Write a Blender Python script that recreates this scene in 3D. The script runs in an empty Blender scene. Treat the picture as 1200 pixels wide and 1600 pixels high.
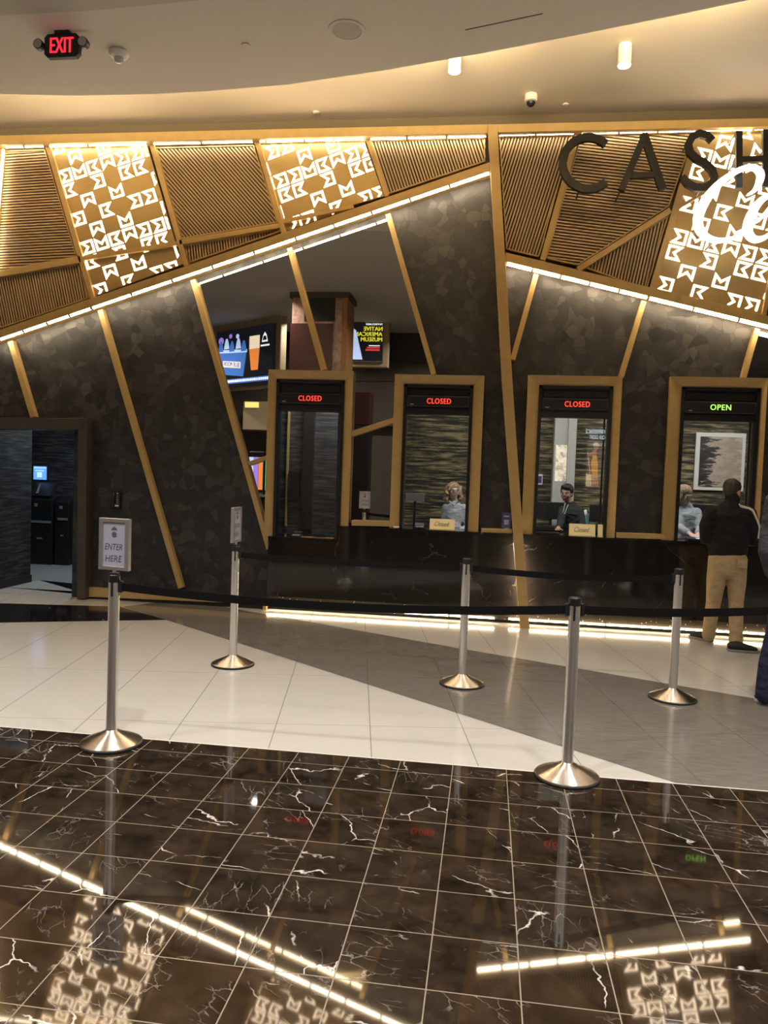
import bpy, bmesh, math, random
from mathutils import Vector, Matrix
random.seed(7)
SC = bpy.context.scene
COL = SC.collection
PI = math.pi

# ------------------------------------------------------------------ camera
F_PX, PITCH, ROLL, CH, YAW, CD = 1200.588, 0.04876, 0.03502, 1.6326, -0.13237, 8.66864
fw = Vector((math.sin(YAW)*math.cos(PITCH), math.cos(YAW)*math.cos(PITCH), -math.sin(PITCH)))
r0 = Vector((math.cos(YAW), -math.sin(YAW), 0)); u0 = r0.cross(fw)
rt = math.cos(ROLL)*r0 + math.sin(ROLL)*u0
up = -math.sin(ROLL)*r0 + math.cos(ROLL)*u0
CAMP = Vector((0, -CD, CH))
cd = bpy.data.cameras.new('camera'); cam = bpy.data.objects.new('camera', cd); COL.objects.link(cam)
m = Matrix((rt, up, -fw)).transposed().to_4x4(); m.translation = CAMP; cam.matrix_world = m
cd.sensor_fit = 'HORIZONTAL'; cd.sensor_width = 36; cd.lens = 36*F_PX/1200; cd.clip_start = .05; cd.clip_end = 200
SC.camera = cam
SC.view_settings.view_transform = 'Standard'; SC.view_settings.look = 'None'
SC.view_settings.exposure = 0.0; SC.view_settings.gamma = 1; SC.view_settings.use_curve_mapping = False

# ------------------------------------------------------------------ world and room lamps
wd = bpy.data.worlds.new('world'); SC.world = wd; wd.use_nodes = True
wd.node_tree.nodes['Background'].inputs[0].default_value = (.9, .82, .72, 1)
wd.node_tree.nodes['Background'].inputs[1].default_value = 0.10

def area(name, loc, target, sx, sy, power, col, spread=PI):
    l = bpy.data.lights.new(name, 'AREA'); l.shape = 'RECTANGLE'; l.size = sx; l.size_y = sy
    l.energy = power; l.color = col; l.spread = spread
    o = bpy.data.objects.new(name, l); COL.objects.link(o); o.location = loc
    d = Vector(target)-Vector(loc)
    o.rotation_euler = d.to_track_quat('-Z', 'Y').to_euler(); return o
WARM = (1, .80, .56); NEUT = (1, .93, .85)
for x in (-7.5, -4.5, -1.5, 1.5, 4.5, 7.5):                  # recessed hall downlights behind the viewer
    for y in (-6.4, -9.2, -12.5):
        area('hall_downlight', (x, y, 5.27), (x, y, 0), .16, .16, 68, NEUT, 2.4)
for x in (-7.8, -4.6, -1.55, 1.6, 4.7):                                # over the queue, in the grey soffit
    area('soffit_downlight', (x, -4.5 if x < -4 else -3.98, 5.27), (x, -4.4, 0), .13, .13, 24, NEUT, 1.35)
for cx_, cy_, cw_ in ((-7.2, -1.95, 3.4), (-3.9, -1.75, 3.2), (-1.1, -2.05, 2.2), (1.0, -2.65, 2.0), (3.4, -3.7, 2.8)):   # cove above the curved soffit edge
    area('cove_light', (cx_, cy_, 5.38), (cx_, cy_+.43, 5.80), cw_, .05, 84, (1, .76, .42), 1.88)
area('office_light', (-1.85, .75, 3.2), (-1.85, 1.2, 1.0), .7, .3, 34, (1, .95, .9))  # unseen lamp added to brighten the dark wall inside the leftmost window
area('office_light', (.6, .9, 3.2), (.6, 2.2, 1), 3.0, .4, 60, (1, .93, .84))
area('office_light', (3.2, .9, 3.2), (3.2, 2.2, 1), 2.2, .4, 50, (1, .95, .88))
area('kiosk_room_light', (-5.6, 1.9, 3.0), (-5.9, 1.8, 0), .8, .5, 55, (.80, .92, 1))

# ------------------------------------------------------------------ pixel to point on a real plane
def U(x, y, Y=0.0, ax=1):
    d = fw + rt*((x-600)/F_PX) - up*((y-800)/F_PX)
    return CAMP + d*((Y-CAMP[ax])/d[ax])
def MR(x, y, Yv, my=.11):                                    # real point seen at this pixel in the mirror on the wall
    p = U(x, y, Yv); return Vector((p.x, 2*my-Yv, p.z))

# ------------------------------------------------------------------ materials
MAT = {}
def mat(name, col=(.5,.5,.5), rough=.5, metal=0., emit=None, es=0., spec=.5, coat=0.):
    m = bpy.data.materials.new(name); m.use_nodes = True; b = m.node_tree.nodes['Principled BSDF']
    b.inputs['Base Color'].default_value = (*col, 1); b.inputs['Roughness'].default_value = rough
    b.inputs['Metallic'].default_value = metal; b.inputs['Specular IOR Level'].default_value = spec
    b.inputs['Coat Weight'].default_value = coat
    if emit: b.inputs['Emission Color'].default_value = (*emit, 1); b.inputs['Emission Strength'].default_value = es
    MAT[name] = m; return m
class N:
    def __init__(s, m): s.t = m.node_tree; s.b = s.t.nodes['Principled BSDF']
    def n(s, typ, **kw):
        x = s.t.nodes.new(typ)
        for k, v in kw.items():
            if k.startswith('i_'): 
                key = k[2:]; key = int(key) if key.isdigit() else key.replace('_', ' ')
                x.inputs[key].default_value = v
            else: setattr(x, k, v)
        return x
    def l(s, a, b): s.t.links.new(a, b)
    def math(s, op, a, b=None, c=None):
        x = s.t.nodes.new('ShaderNodeMath'); x.operation = op
        for i, v in enumerate((a, b, c)):
            if v is None: continue
            if isinstance(v, (int, float)): x.inputs[i].default_value = v
            else: s.l(v, x.inputs[i])
        return x.outputs[0]
    def pos(s): return s.n('ShaderNodeNewGeometry').outputs['Position']
    def mapping(s, v, sc=(1,1,1), rot=(0,0,0), loc=(0,0,0)):
        x = s.n('ShaderNodeMapping'); s.l(v, x.inputs[0])
        x.inputs['Location'].default_value = loc; x.inputs['Rotation'].default_value = rot; x.inputs['Scale'].default_value = sc
        return x.outputs[0]
    def noise(s, v, scale, det=4, rough=.6, dist=0):
        x = s.n('ShaderNodeTexNoise'); s.l(v, x.inputs['Vector']); x.inputs['Scale'].default_value = scale
        x.inputs['Detail'].default_value = det; x.inputs['Roughness'].default_value = rough; x.inputs['Distortion'].default_value = dist
        return x
    def ramp(s, f, stops):
        x = s.n('ShaderNodeValToRGB'); s.l(f, x.inputs[0]); e = x.color_ramp.elements
        while len(e) < len(stops): e.new(.5)
        for i, (p, c) in enumerate(stops): e[i].position = p; e[i].color = (*c, 1) if len(c) == 3 else c
        return x.outputs[0]
    def mix(s, f, a, b):
        x = s.n('ShaderNodeMix', data_type='RGBA')
        for i, v in ((0, f), (6, a), (7, b)):
            if isinstance(v, (int, float)): x.inputs[i].default_value = v
            elif isinstance(v, tuple): x.inputs[i].default_value = (*v, 1)
            else: s.l(v, x.inputs[i])
        return x.outputs[2]
    def bump(s, h, st, d=.01):
        x = s.n('ShaderNodeBump'); s.l(h, x.inputs['Height']); x.inputs['Strength'].default_value = st; x.inputs['Distance'].default_value = d
        s.l(x.outputs[0], s.b.inputs['Normal'])

def brushed(name, c1, c2, rough, metal, sc=(3, 3, 60)):
    m = mat(name, c1, rough, metal); k = N(m)
    nz = k.noise(k.mapping(k.pos(), sc), 4, 3)
    k.l(k.ramp(nz.outputs[0], [(.3, c1), (.7, c2)]), k.b.inputs['Base Color']); return m
brushed('gold', (.45, .305, .115), (.51, .35, .14), .42, .2, (2, 2, 2))
brushed('slat_gold', (.40, .29, .17), (.46, .34, .20), .45, .3)
brushed('gold_sheet', (.38, .27, .105), (.44, .31, .125), .38, .35)
mat('slat_back', (.035, .022, .012), .8)
brushed('bronze', (.075, .06, .05), (.095, .078, .065), .4, .4)
brushed('steel', (.78, .77, .75), (.88, .87, .85), .38, 1., (40, 40, 1))
brushed('steel_base', (.60, .53, .45), (.70, .62, .54), .30, 1., (6, 6, 6))
b_ = MAT['steel_base'].node_tree; tg = b_.nodes.new('ShaderNodeTangent'); tg.direction_type = 'RADIAL'; tg.axis = 'Z'; b_.links.new(tg.outputs[0], b_.nodes['Principled BSDF'].inputs['Tangent']); b_.nodes['Principled BSDF'].inputs['Anisotropic'].default_value = .85; b_.nodes['Principled BSDF'].inputs['Anisotropic Rotation'].default_value = .25
mat('black_plastic', (.012, .012, .013), .4); mat('black_frame', (.010, .010, .012), .32)
mat('belt', (.006, .006, .007), .8, spec=.15); mat('rubber', (.01, .01, .01), .7)
mat('letter_black', (.011, .010, .009), .5, spec=.3)
mat('lamp', (1, 1, 1), .4, emit=(1, .82, .56), es=32); mat('beam_lamp', (1, 1, 1), .4, emit=(1, .82, .56), es=54); mat('soft_lamp', (1, 1, 1), .4, emit=(1, .80, .52), es=16); mat('lamp_gap', (.02, .015, .01), .6)
mat('toe_lamp', (1, 1, 1), .4, emit=(1, .80, .50), es=26)
mat('halo_lamp', (1, 1, 1), .4, emit=(1, .80, .55), es=110)
mat('glyph', (1, .95, .88), .4, emit=(1, .76, .51), es=12)
mat('neon', (1, 1, 1), .4, emit=(.86, .93, 1), es=6)
mat('spot_lens', (1, 1, 1), .4, emit=(1, .93, .80), es=22)
mat('white_metal', (.75, .70, .62), .5); mat('white_paint', (.72, .70, .67), .5); mat('grille', (.42, .38, .34), .7)
mat('exit_red', (.9, .02, .03), .4, emit=(1, .02, .04), es=1.6); mat('lens_glass', (.45, .45, .43), .15, spec=.8)
mat('led_red', (.8, .05, .03), .4, emit=(1, .045, .03), es=2.0); mat('led_green', (.3, .8, .1), .4, emit=(.35, .95, .12), es=1.8)
mat('paper', (.40, .40, .50), .6); mat('ink', (.10, .10, .13), .7); mat('sign_silver', (.52, .50, .50), .35, .8)
mat('placard', (.80, .66, .34), .35, .3); mat('placard_ink', (.25, .19, .08), .6)
mat('purple', (.06, .05, .18), .5); mat('white_ink', (.75, .75, .82), .6)
mat('screen_blue', (.1, .2, .5), .3, emit=(.12, .36, 1), es=1.1); mat('screen_pale', (.5, .6, .9), .3, emit=(.35, .6, 1), es=1.3)
mat('machine_black', (.008, .008, .009), .35); mat('machine_silver', (.30, .30, .31), .4, .5)
mat('ceiling_grey', (.60, .56, .51), .9); mat('ceiling_cream', (.62, .55, .44), .85); mat('ceiling_dark', (.46, .44, .40), .9)
mat('gap_shade', (.14, .11, .07), .8)
mat('jamb_grey', (.40, .39, .37), .6); mat('office_wall', (.32, .31, .30), .8); mat('carpet', (.16, .17, .165), .9)
mat('beige_box', (.36, .29, .18), .6); mat('mahogany', (.045, .010, .008), .35); mat('dark_fascia', (.014, .013, .015), .5)
mat('wood_edge', (.28, .13, .045), .45); mat('hall_wall', (.62, .58, .52), .8); mat('beige_wall', (.07, .06, .045), .8); mat('dark_glass', (.03, .032, .03), .15)
mat('yellow_lamp', (1, .8, .3), .4, emit=(1, .68, .18), es=1.6)
mat('tissue_teal', (.14, .30, .32), .5); mat('tissue', (.85, .86, .86), .8)
mat('skin', (.55, .33, .24), .5); mat('skin_light', (.66, .44, .36), .5); mat('skin_tan', (.36, .20, .13), .5)
mat('hair_dark', (.030, .018, .012), .6); mat('hair_black', (.012, .010, .010), .5); mat('hair_blond', (.46, .30, .17), .7)
mat('lips', (.42, .19, .16), .5); mat('eye_white', (.7, .7, .68), .3); mat('eye_dark', (.02, .015, .012), .3)
mat('sole', (.20, .19, .18), .7); mat('sole_white', (.55, .56, .60), .6); mat('shoe_black', (.014, .013, .013), .75)
mat('cream_stripe', (.62, .56, .46), .7); mat('lanyard', (.45, .47, .5), .6)
def hairmat(name, c):
    m = mat(name, c, .55); k = N(m); nz = k.noise(k.mapping(k.pos(), (1, 1, .35)), 70, 3)
    k.l(k.ramp(nz.outputs[0], [(.35, tuple(v*.45 for v in c)), (.65, tuple(v*1.5 for v in c))]), k.b.inputs['Base Color']); k.bump(nz.outputs[0], .8, .02)
hairmat('hair_dark', (.035, .021, .014)); hairmat('hair_black', (.013, .011, .011)); hairmat('hair_blond', (.36, .24, .14))
def cloth(name, c, d=.75, sc=14):
    m = mat(name, c, .85, spec=.25); k = N(m); nz = k.noise(k.pos(), sc, 3)
    k.l(k.ramp(nz.outputs[0], [(.35, tuple(v*d for v in c)), (.65, c)]), k.b.inputs['Base Color'])
    k.bump(k.noise(k.mapping(k.pos(), (1, 1, 1.9), (0, .5, 0)), 7, 2, .5, .6).outputs[0], .7, .045)
cloth('sweater_black', (.011, .010, .011)); cloth('khaki', (.43, .315, .175), .84); cloth('denim', (.022, .026, .060)); cloth('jacket_grey', (.055, .060, .065))
cloth('shirt_grey', (.36, .38, .42), .85); cloth('shirt_pale', (.36, .39, .43), .85); cloth('suit_dark', (.022, .027, .026))

# mosaic of chipped wood blocks on the wall
m = mat('mosaic', (.06, .05, .045), .55, spec=.5); k = N(m)
v2 = k.mapping(k.pos(), (1, 0, 1))
nd = k.noise(v2, 4.5, 2); off = k.n('ShaderNodeVectorMath', operation='MULTIPLY_ADD'); k.l(nd.outputs['Color'], off.inputs[0]); off.inputs[1].default_value = (.06, 0, .06); k.l(v2, off.inputs[2])
vo = k.n('ShaderNodeTexVoronoi', i_Scale=9.0); vo.inputs['Randomness'].default_value = 1; k.l(off.outputs[0], vo.inputs['Vector'])
ve = k.n('ShaderNodeTexVoronoi', feature='DISTANCE_TO_EDGE', i_Scale=9.0); k.l(off.outputs[0], ve.inputs['Vector'])
sep = k.n('ShaderNodeSeparateColor'); k.l(vo.outputs['Color'], sep.inputs[0])
grain = k.noise(k.mapping(k.pos(), (3, 3, 30), (0, .6, 0)), 3, 3)
base = k.ramp(sep.outputs[0], [(0, (.014, .0135, .014)), (.4, (.020, .019, .020)), (.75, (.036, .033, .033)), (1, (.058, .053, .051))])
base = k.mix(k.math('MULTIPLY', grain.outputs[0], .5), base, (.014, .012, .012))
edge = k.ramp(ve.outputs['Distance'], [(0, (0, 0, 0)), (.035, (1, 1, 1))])
k.l(k.mix(edge, (.009, .008, .008), base), k.b.inputs['Base Color'])
rr = k.n('ShaderNodeMapRange', i_To_Min=.40, i_To_Max=.68); k.l(sep.outputs[1], rr.inputs[0]); k.l(rr.outputs[0], k.b.inputs['Roughness'])
k.bump(k.math('ADD', k.math('MULTIPLY', sep.outputs[2], .6), k.math('MULTIPLY', edge, .25)), .25, .006)

# horizontally streaked wallpaper
def streak(name, c1, c2, c3, sc=1.):
    m = mat(name, c1, .7, spec=.3); k = N(m)
    n1 = k.noise(k.mapping(k.pos(), (1.3*sc, 1.3*sc, 17*sc)), 2.0, 5, .65)
    n2 = k.noise(k.mapping(k.pos(), (2.5, 2.5, .4)), 2, 2)
    a = k.ramp(n1.outputs[0], [(.38, c1), (.5, c2), (.62, c3)])
    k.l(k.mix(k.math('MULTIPLY', n2.outputs[0], .8), a, c1), k.b.inputs['Base Color'])
streak('paper_gold', (.014, .013, .011), (.10, .082, .052), (.50, .38, .20))
streak('paper_dark', (.012, .014, .015), (.045, .048, .050), (.12, .12, .115))

def marble(name, ox, oy, tw, th, dark1, dark2, vein, amount, grout, gw, rough, tile=True, stagger=0, plane='xy'):
    m = mat(name, dark1, rough); k = N(m); P = k.pos()
    s = k.n('ShaderNodeSeparateXYZ'); k.l(P, s.inputs[0])
    a = s.outputs[0]; b = s.outputs[1 if plane == 'xy' else 2]
    uu = k.math('DIVIDE', k.math('SUBTRACT', a, ox), tw); vv = k.math('DIVIDE', k.math('SUBTRACT', b, oy), th)
    fu = k.math('FLOOR', uu); fv = k.math('FLOOR', vv)
    c = k.n('ShaderNodeCombineXYZ'); k.l(fu, c.inputs[0]); k.l(fv, c.inputs[1])
    wn = k.n('ShaderNodeTexWhiteNoise', noise_dimensions='3D'); k.l(c.outputs[0], wn.inputs['Vector'])
    rnd = wn.outputs['Color']
    ma = k.n('ShaderNodeVectorMath', operation='MULTIPLY_ADD'); k.l(rnd, ma.inputs[0]); ma.inputs[1].default_value = (9, 9, 9); k.l(P, ma.inputs[2])
    rot = k.n('ShaderNodeVectorRotate', rotation_type='Z_AXIS' if plane == 'xy' else 'Y_AXIS'); k.l(ma.outputs[0], rot.inputs['Vector'])
    k.l(k.math('MULTIPLY', wn.outputs['Value'], 1.6), rot.inputs['Angle'])
    V = rot.outputs[0]
    def veins(scale, width, dist, st=(1, 1, 1)):
        nz = k.noise(V, scale*1.3, 5, .65); o = k.n('ShaderNodeVectorMath', operation='MULTIPLY_ADD')
        k.l(nz.outputs['Color'], o.inputs[0]); o.inputs[1].default_value = (dist,)*3; k.l(k.mapping(V, st), o.inputs[2])
        w = k.n('ShaderNodeTexVoronoi', feature='DISTANCE_TO_EDGE', i_Scale=scale); k.l(o.outputs[0], w.inputs['Vector'])
        return k.math('SUBTRACT', 1, k.math('MINIMUM', k.math('DIVIDE', w.outputs['Distance'], width), 1))
    mask = k.ramp(k.noise(V, 3.2, 3).outputs[0], [(.53, (0, 0, 0)), (.61, (1, 1, 1))])
    mask2 = k.ramp(k.noise(k.mapping(V, loc=(5, 2, 1)), 5, 3).outputs[0], [(.53, (0, 0, 0)), (.70, (1, 1, 1))])
    v1 = k.math('MULTIPLY', veins(1.7, .011, .34, (1, 2.2, 1)), mask)
    v2_ = k.math('MULTIPLY', veins(7, .028, .14, (1, 2.8, 1)), mask2)
    v2_ = k.math('MULTIPLY', v2_, .34)
    vv_ = k.math('MULTIPLY', k.math('MINIMUM', k.math('ADD', v1, v2_), 1), amount)
    cl = k.ramp(k.noise(V, 6, 6, .7).outputs[0], [(.35, dark1), (.7, dark2)])
    col = k.mix(vv_, cl, vein)
    if tile:
        def line(x, f, w, size):
            fr = k.math('SUBTRACT', x, f); d = k.math('MINIMUM', fr, k.math('SUBTRACT', 1, fr))
            return k.math('LESS_THAN', d, w/size)
        g = k.math('MAXIMUM', line(uu, fu, gw, tw), line(vv, fv, gw, th))
        col = k.mix(g, col, grout)
        rgh = k.math('ADD', k.math('MULTIPLY', g, .4), rough); k.l(rgh, k.b.inputs['Roughness'])
    k.l(col, k.b.inputs['Base Color']); k.b.inputs['Specular IOR Level'].default_value = .6; return m
marble('black_marble', -.128, -5.408, .299, .2955, (.009, .006, .004), (.042, .027, .018), (.70, .65, .58), 1.0, (.23, .19, .14), .0022, .035)
marble('counter_marble', .17, 0, 1.6, 1.3, (.009, .008, .008), (.016, .014, .013), (.30, .25, .20), .25, (0, 0, 0), .001, .08, tile=False, plane='xz')

def terrazzo(name, c1, c2, streaks, rough, lines=True, line_c=(.20, .185, .17)):
    m = mat(name, c1, rough, spec=.5); k = N(m); P = k.pos()
    if streaks:
        nz = k.noise(k.mapping(P, (3, 26, 1), (0, 0, -.17)), 2.2, 5, .6)
        col = k.ramp(nz.outputs[0], [(.35, c1), (.65, c2)])
    else:
        nz = k.noise(P, 260, 2); col = k.ramp(nz.outputs[0], [(.35, c1), (.62, c2)])
    if lines:
        q = k.mapping(P, loc=(0, 0, 0), rot=(0, 0, 0)); s = k.n('ShaderNodeSeparateXYZ'); k.l(q, s.inputs[0])
        X, Y = s.outputs[0], s.outputs[1]; c_, s_ = math.cos(.168), math.sin(.168)
        a = k.math('ADD', k.math('MULTIPLY', X, c_), k.math('MULTIPLY', Y, s_))
        b = k.math('SUBTRACT', k.math('MULTIPLY', Y, c_), k.math('MULTIPLY', X, s_))
        def ln(v, o, size, w):
            t = k.math('FRACT', k.math('ADD', k.math('DIVIDE', k.math('SUBTRACT', v, o), size), 100))
            return k.math('LESS_THAN', k.math('MINIMUM', t, k.math('SUBTRACT', 1, t)), w/size)
        a0 = -.853*c_ + -2.843*s_; b0 = -3.925*c_ + 1.417*s_
        g = k.math('MAXIMUM', ln(a, a0, .605, .0026), ln(b, b0, 1.21, .0020))
        col = k.mix(k.math('MULTIPLY', g, .95), col, line_c)
    k.l(col, k.b.inputs['Base Color']); return m
terrazzo('white_tile', (.44, .415, .38), (.56, .535, .50), False, .13)
terrazzo('grey_tile', (.14, .125, .11), (.185, .165, .145), True, .12, line_c=(.10, .09, .08))
terrazzo('room_tile', (.22, .235, .225), (.27, .285, .275), True, .3, False)
m = mat('speckle', (.02, .018, .015), .18); k = N(m); nz = k.n('ShaderNodeTexVoronoi', i_Scale=26.); k.l(k.pos(), nz.inputs['Vector'])
sp = k.math('LESS_THAN', nz.outputs['Distance'], .13); k.l(k.mix(sp, (.035, .028, .02), (.62, .50, .36)), k.b.inputs['Base Color'])
m = mat('black_speckle', (.008, .008, .008), .08); k = N(m); nz = k.n('ShaderNodeTexVoronoi', i_Scale=5.); k.l(k.pos(), nz.inputs['Vector'])
sp = k.math('LESS_THAN', nz.outputs['Distance'], .05); k.l(k.mix(sp, (.010, .009, .009), (.7, .7, .7)), k.b.inputs['Base Color'])
m = mat('pink_marble', (.40, .25, .20), .25); k = N(m); k.l(k.ramp(k.noise(k.pos(), 3, 6, .7, 1.5).outputs[0], [(.35, (.22, .12, .09)), (.55, (.40, .26, .21)), (.7, (.5, .38, .32))]), k.b.inputs['Base Color'])
m = mat('picture', (.4, .33, .28), .4); k = N(m)       # brown abstract landscape print
s = k.n('ShaderNodeSeparateXYZ'); k.l(k.pos(), s.inputs[0])
gx = k.n('ShaderNodeMapRange', i_From_Min=U(1095, 700, 3.1).x, i_From_Max=U(1160, 700, 3.1).x); k.l(s.outputs[0], gx.inputs[0])
nzp = k.noise(k.mapping(k.pos(), (1.5, 1, 7)), 2.4, 5, .7)
tt = k.math('ADD', k.math('MULTIPLY', gx.outputs[0], .9), k.math('MULTIPLY', k.math('SUBTRACT', nzp.outputs[0], .5), 2.2))
k.l(k.ramp(tt, [(.05, (.025, .022, .022)), (.25, (.07, .055, .05)), (.33, (.50, .41, .34)), (.8, (.36, .27, .21)), (1, (.52, .44, .38))]), k.b.inputs['Base Color'])
# thin window glass: fresnel-like mix of clear and mirror reflection
m = bpy.data.materials.new('pane_glass'); m.use_nodes = True; MAT['pane_glass'] = m; t = m.node_tree; t.nodes.remove(t.nodes['Principled BSDF'])
tr = t.nodes.new('ShaderNodeBsdfTransparent'); tr.inputs[0].default_value = (.90, .93, .93, 1); gl = t.nodes.new('ShaderNodeBsdfGlossy'); gl.inputs['Roughness'].default_value = .01
fr = t.nodes.new('ShaderNodeFresnel'); fr.inputs[0].default_value = 1.45; mx = t.nodes.new('ShaderNodeMixShader')
t.links.new(fr.outputs[0], mx.inputs[0]); t.links.new(tr.outputs[0], mx.inputs[1]); t.links.new(gl.outputs[0], mx.inputs[2])
t.links.new(mx.outputs[0], t.nodes['Material Output'].inputs[0])
mat('mirror', (.62, .60, .56), .01, 1.)

# ------------------------------------------------------------------ mesh builder
class MB:
    def __init__(s): s.v = []; s.f = []
    def add(s, vs, fs): o = len(s.v); s.v += [Vector(v) for v in vs]; s.f += [tuple(i+o for i in f) for f in fs]; return s
    def box(s, x0, x1, y0, y1, z0, z1):
        return s.add([(x, y, z) for x in (x0, x1) for y in (y0, y1) for z in (z0, z1)],
                     [(0, 1, 3, 2), (4, 6, 7, 5), (0, 4, 5, 1), (2, 3, 7, 6), (0, 2, 6, 4), (1, 5, 7, 3)])
    def prism(s, pts, d):                                    # polygon of 3-D points swept by vector d
        n = len(pts); d = Vector(d); P = [Vector(p) for p in pts]
        return s.add(P+[p+d for p in P], [tuple(range(n)), tuple(range(2*n-1, n-1, -1))]+[(i, i+n, (i+1) % n+n, (i+1) % n) for i in range(n)])
    def pp(s, px, yf, yb):                                   # pixels on the wall plane yf, extruded back to yb
        return s.prism([U(x, y, yf) for x, y in px], (0, yb-yf, 0))
    def cyl(s, a, b, r, n=20, r2=None):
        a, b = Vector(a), Vector(b); t = (b-a).normalized(); q = t.orthogonal().normalized(); w = t.cross(q); r2 = r if r2 is None else r2
        vs = [a+(q*math.cos(2*PI*i/n)+w*math.sin(2*PI*i/n))*r for i in range(n)]+[b+(q*math.cos(2*PI*i/n)+w*math.sin(2*PI*i/n))*r2 for i in range(n)]
        return s.add(vs, [tuple(range(n-1, -1, -1)), tuple(range(n, 2*n))]+[(i, (i+1) % n, (i+1) % n+n, i+n) for i in range(n)])
    def lathe(s, prof, c, n=40, ax=2):
        vs = []; c = Vector(c)
        for r, h in prof:
            for i in range(n):
                a = 2*PI*i/n
                vs.append(c+(Vector((r*math.cos(a), r*math.sin(a), h)) if ax == 2 else Vector((r*math.cos(a), h, r*math.sin(a)))))
        k = len(prof); fs = [(j*n+i, j*n+(i+1) % n, (j+1)*n+(i+1) % n, (j+1)*n+i) for j in range(k-1) for i in range(n)]
        fs += [tuple(range(n-1, -1, -1)), tuple(range((k-1)*n, k*n))]
        return s.add(vs, fs)
    def ell(s, c, r, R=None, nu=20, nv=12):
        vs = []; R = R or Matrix.Identity(3); c = Vector(c)
        for j in range(1, nv):
            th = PI*j/nv
            for i in range(nu):
                a = 2*PI*i/nu; vs.append(c+R@Vector((r[0]*math.sin(th)*math.cos(a), r[1]*math.sin(th)*math.sin(a), r[2]*math.cos(th))))
        vs += [c+R@Vector((0, 0, r[2])), c+R@Vector((0, 0, -r[2]))]; k = nv-1
        fs = [(j*nu+i, (j+1)*nu+i, (j+1)*nu+(i+1) % nu, j*nu+(i+1) % nu) for j in range(k-1) for i in range(nu)]
        fs += [(k*nu, i, (i+1) % nu) for i in range(nu)]+[(k*nu+1, (k-1)*nu+(i+1) % nu, (k-1)*nu+i) for i in range(nu)]
        return s.add(vs, fs)
    def tube(s, pts, n=16, side=(1, 0, 0)):                  # (x,y,z,ra,rb): rounded tapering limb
        C = [Vector(p[:3]) for p in pts]; k = len(C); rings = []
        for i in range(k):
            t = (C[min(i+1, k-1)]-C[max(i-1, 0)]).normalized(); sd = Vector(side)
            if abs(t.dot(sd)) > .93: sd = Vector((0, 1, 0))
            a = (sd-t*sd.dot(t)).normalized(); b = t.cross(a); ra = pts[i][3]; rb = pts[i][4] if len(pts[i]) > 4 else ra
            rr = [(0, 1)] if 0 < i < k-1 else ([(-.8, .5), (-.45, .85), (0, 1)] if i == 0 else [(0, 1), (.45, .85), (.8, .5)])
            for o, q in rr:
                c = C[i]+t*o*min(ra, rb); rings.append([c+a*ra*q*math.cos(2*PI*j/n)+b*rb*q*math.sin(2*PI*j/n) for j in range(n)])
        vs = [v for r in rings for v in r]; m_ = len(rings)
        fs = [(j*n+i, j*n+(i+1) % n, (j+1)*n+(i+1) % n, (j+1)*n+i) for j in range(m_-1) for i in range(n)]
        fs += [tuple(range(n-1, -1, -1)), tuple(range((m_-1)*n, m_*n))]
        return s.add(vs, fs)
    def ribbon(s, pts, yf, yb, px=True, Y=None):             # (x,y,width) centreline -> flat stroke extruded in depth
        L, R = [], []
        for i, (x, y, w) in enumerate(pts):
            a, b = pts[max(i-1, 0)], pts[min(i+1, len(pts)-1)]; dx, dy = b[0]-a[0], b[1]-a[1]; q = math.hypot(dx, dy) or 1
            nx, ny = -dy/q*w/2, dx/q*w/2; L.append((x+nx, y+ny)); R.append((x-nx, y-ny))
        for i in range(len(pts)-1):
            s.pp([L[i], L[i+1], R[i+1], R[i]], yf, yb)
        return s
    def build(s, name, mt, parent=None, origin=None, smooth=False, bevel=0, merge=False):
        if origin is None:
            if parent is not None: origin = PO[parent.name]
            else:
                xs, ys, zs = zip(*[tuple(v) for v in s.v]); origin = Vector(((min(xs)+max(xs))/2, (min(ys)+max(ys))/2, min(zs)))
        origin = Vector(origin)
        me = bpy.data.meshes.new(name); me.from_pydata([tuple(v-origin) for v in s.v], [], s.f)
        bm = bmesh.new(); bm.from_mesh(me)
        if merge: bmesh.ops.remove_doubles(bm, verts=bm.verts, dist=1e-4)
        bmesh.ops.recalc_face_normals(bm, faces=bm.faces); bm.to_mesh(me); bm.free()
        me.materials.append(MAT[mt])
        if smooth:
            for p in me.polygons: p.use_smooth = True
            me.set_sharp_from_angle(angle=math.radians(38))
        o = bpy.data.objects.new(name, me); COL.objects.link(o)
        if parent is not None: o.parent = parent; o.location = origin-PO[parent.name]
        else: o.location = origin
        PO[o.name] = origin
        if bevel:
            b = o.modifiers.new('bevel', 'BEVEL'); b.width = bevel; b.segments = 2; b.limit_method = 'ANGLE'
        return o
PO = {}
def tag(o, label=None, cat=None, group=None, kind=None):
    if label: o['label'] = label
    if cat: o['category'] = cat
    if group: o['group'] = group
    if kind: o['kind'] = kind
    return o
def thing(name, loc, label, cat, group=None):
    o = bpy.data.objects.new(name, None); COL.objects.link(o); o.location = loc; o.empty_display_size = .1
    PO[o.name] = Vector(loc); return tag(o, label, cat, group)
def struct(o, label=None, cat=None): return tag(o, label, cat, kind='structure')
def textmesh(txt, spacing=1., res=3):
    cu = bpy.data.curves.new('t', 'FONT'); cu.body = txt; cu.resolution_u = res; cu.space_character = spacing
    o = bpy.data.objects.new('t', cu); COL.objects.link(o); bpy.context.view_layer.update()
    me = bpy.data.meshes.new_from_object(o.evaluated_get(bpy.context.evaluated_depsgraph_get()))
    bpy.data.objects.remove(o); vs = [v.co.copy() for v in me.vertices]; fs = [tuple(p.vertices) for p in me.polygons]
    bpy.data.meshes.remove(me); return vs, fs
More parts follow.
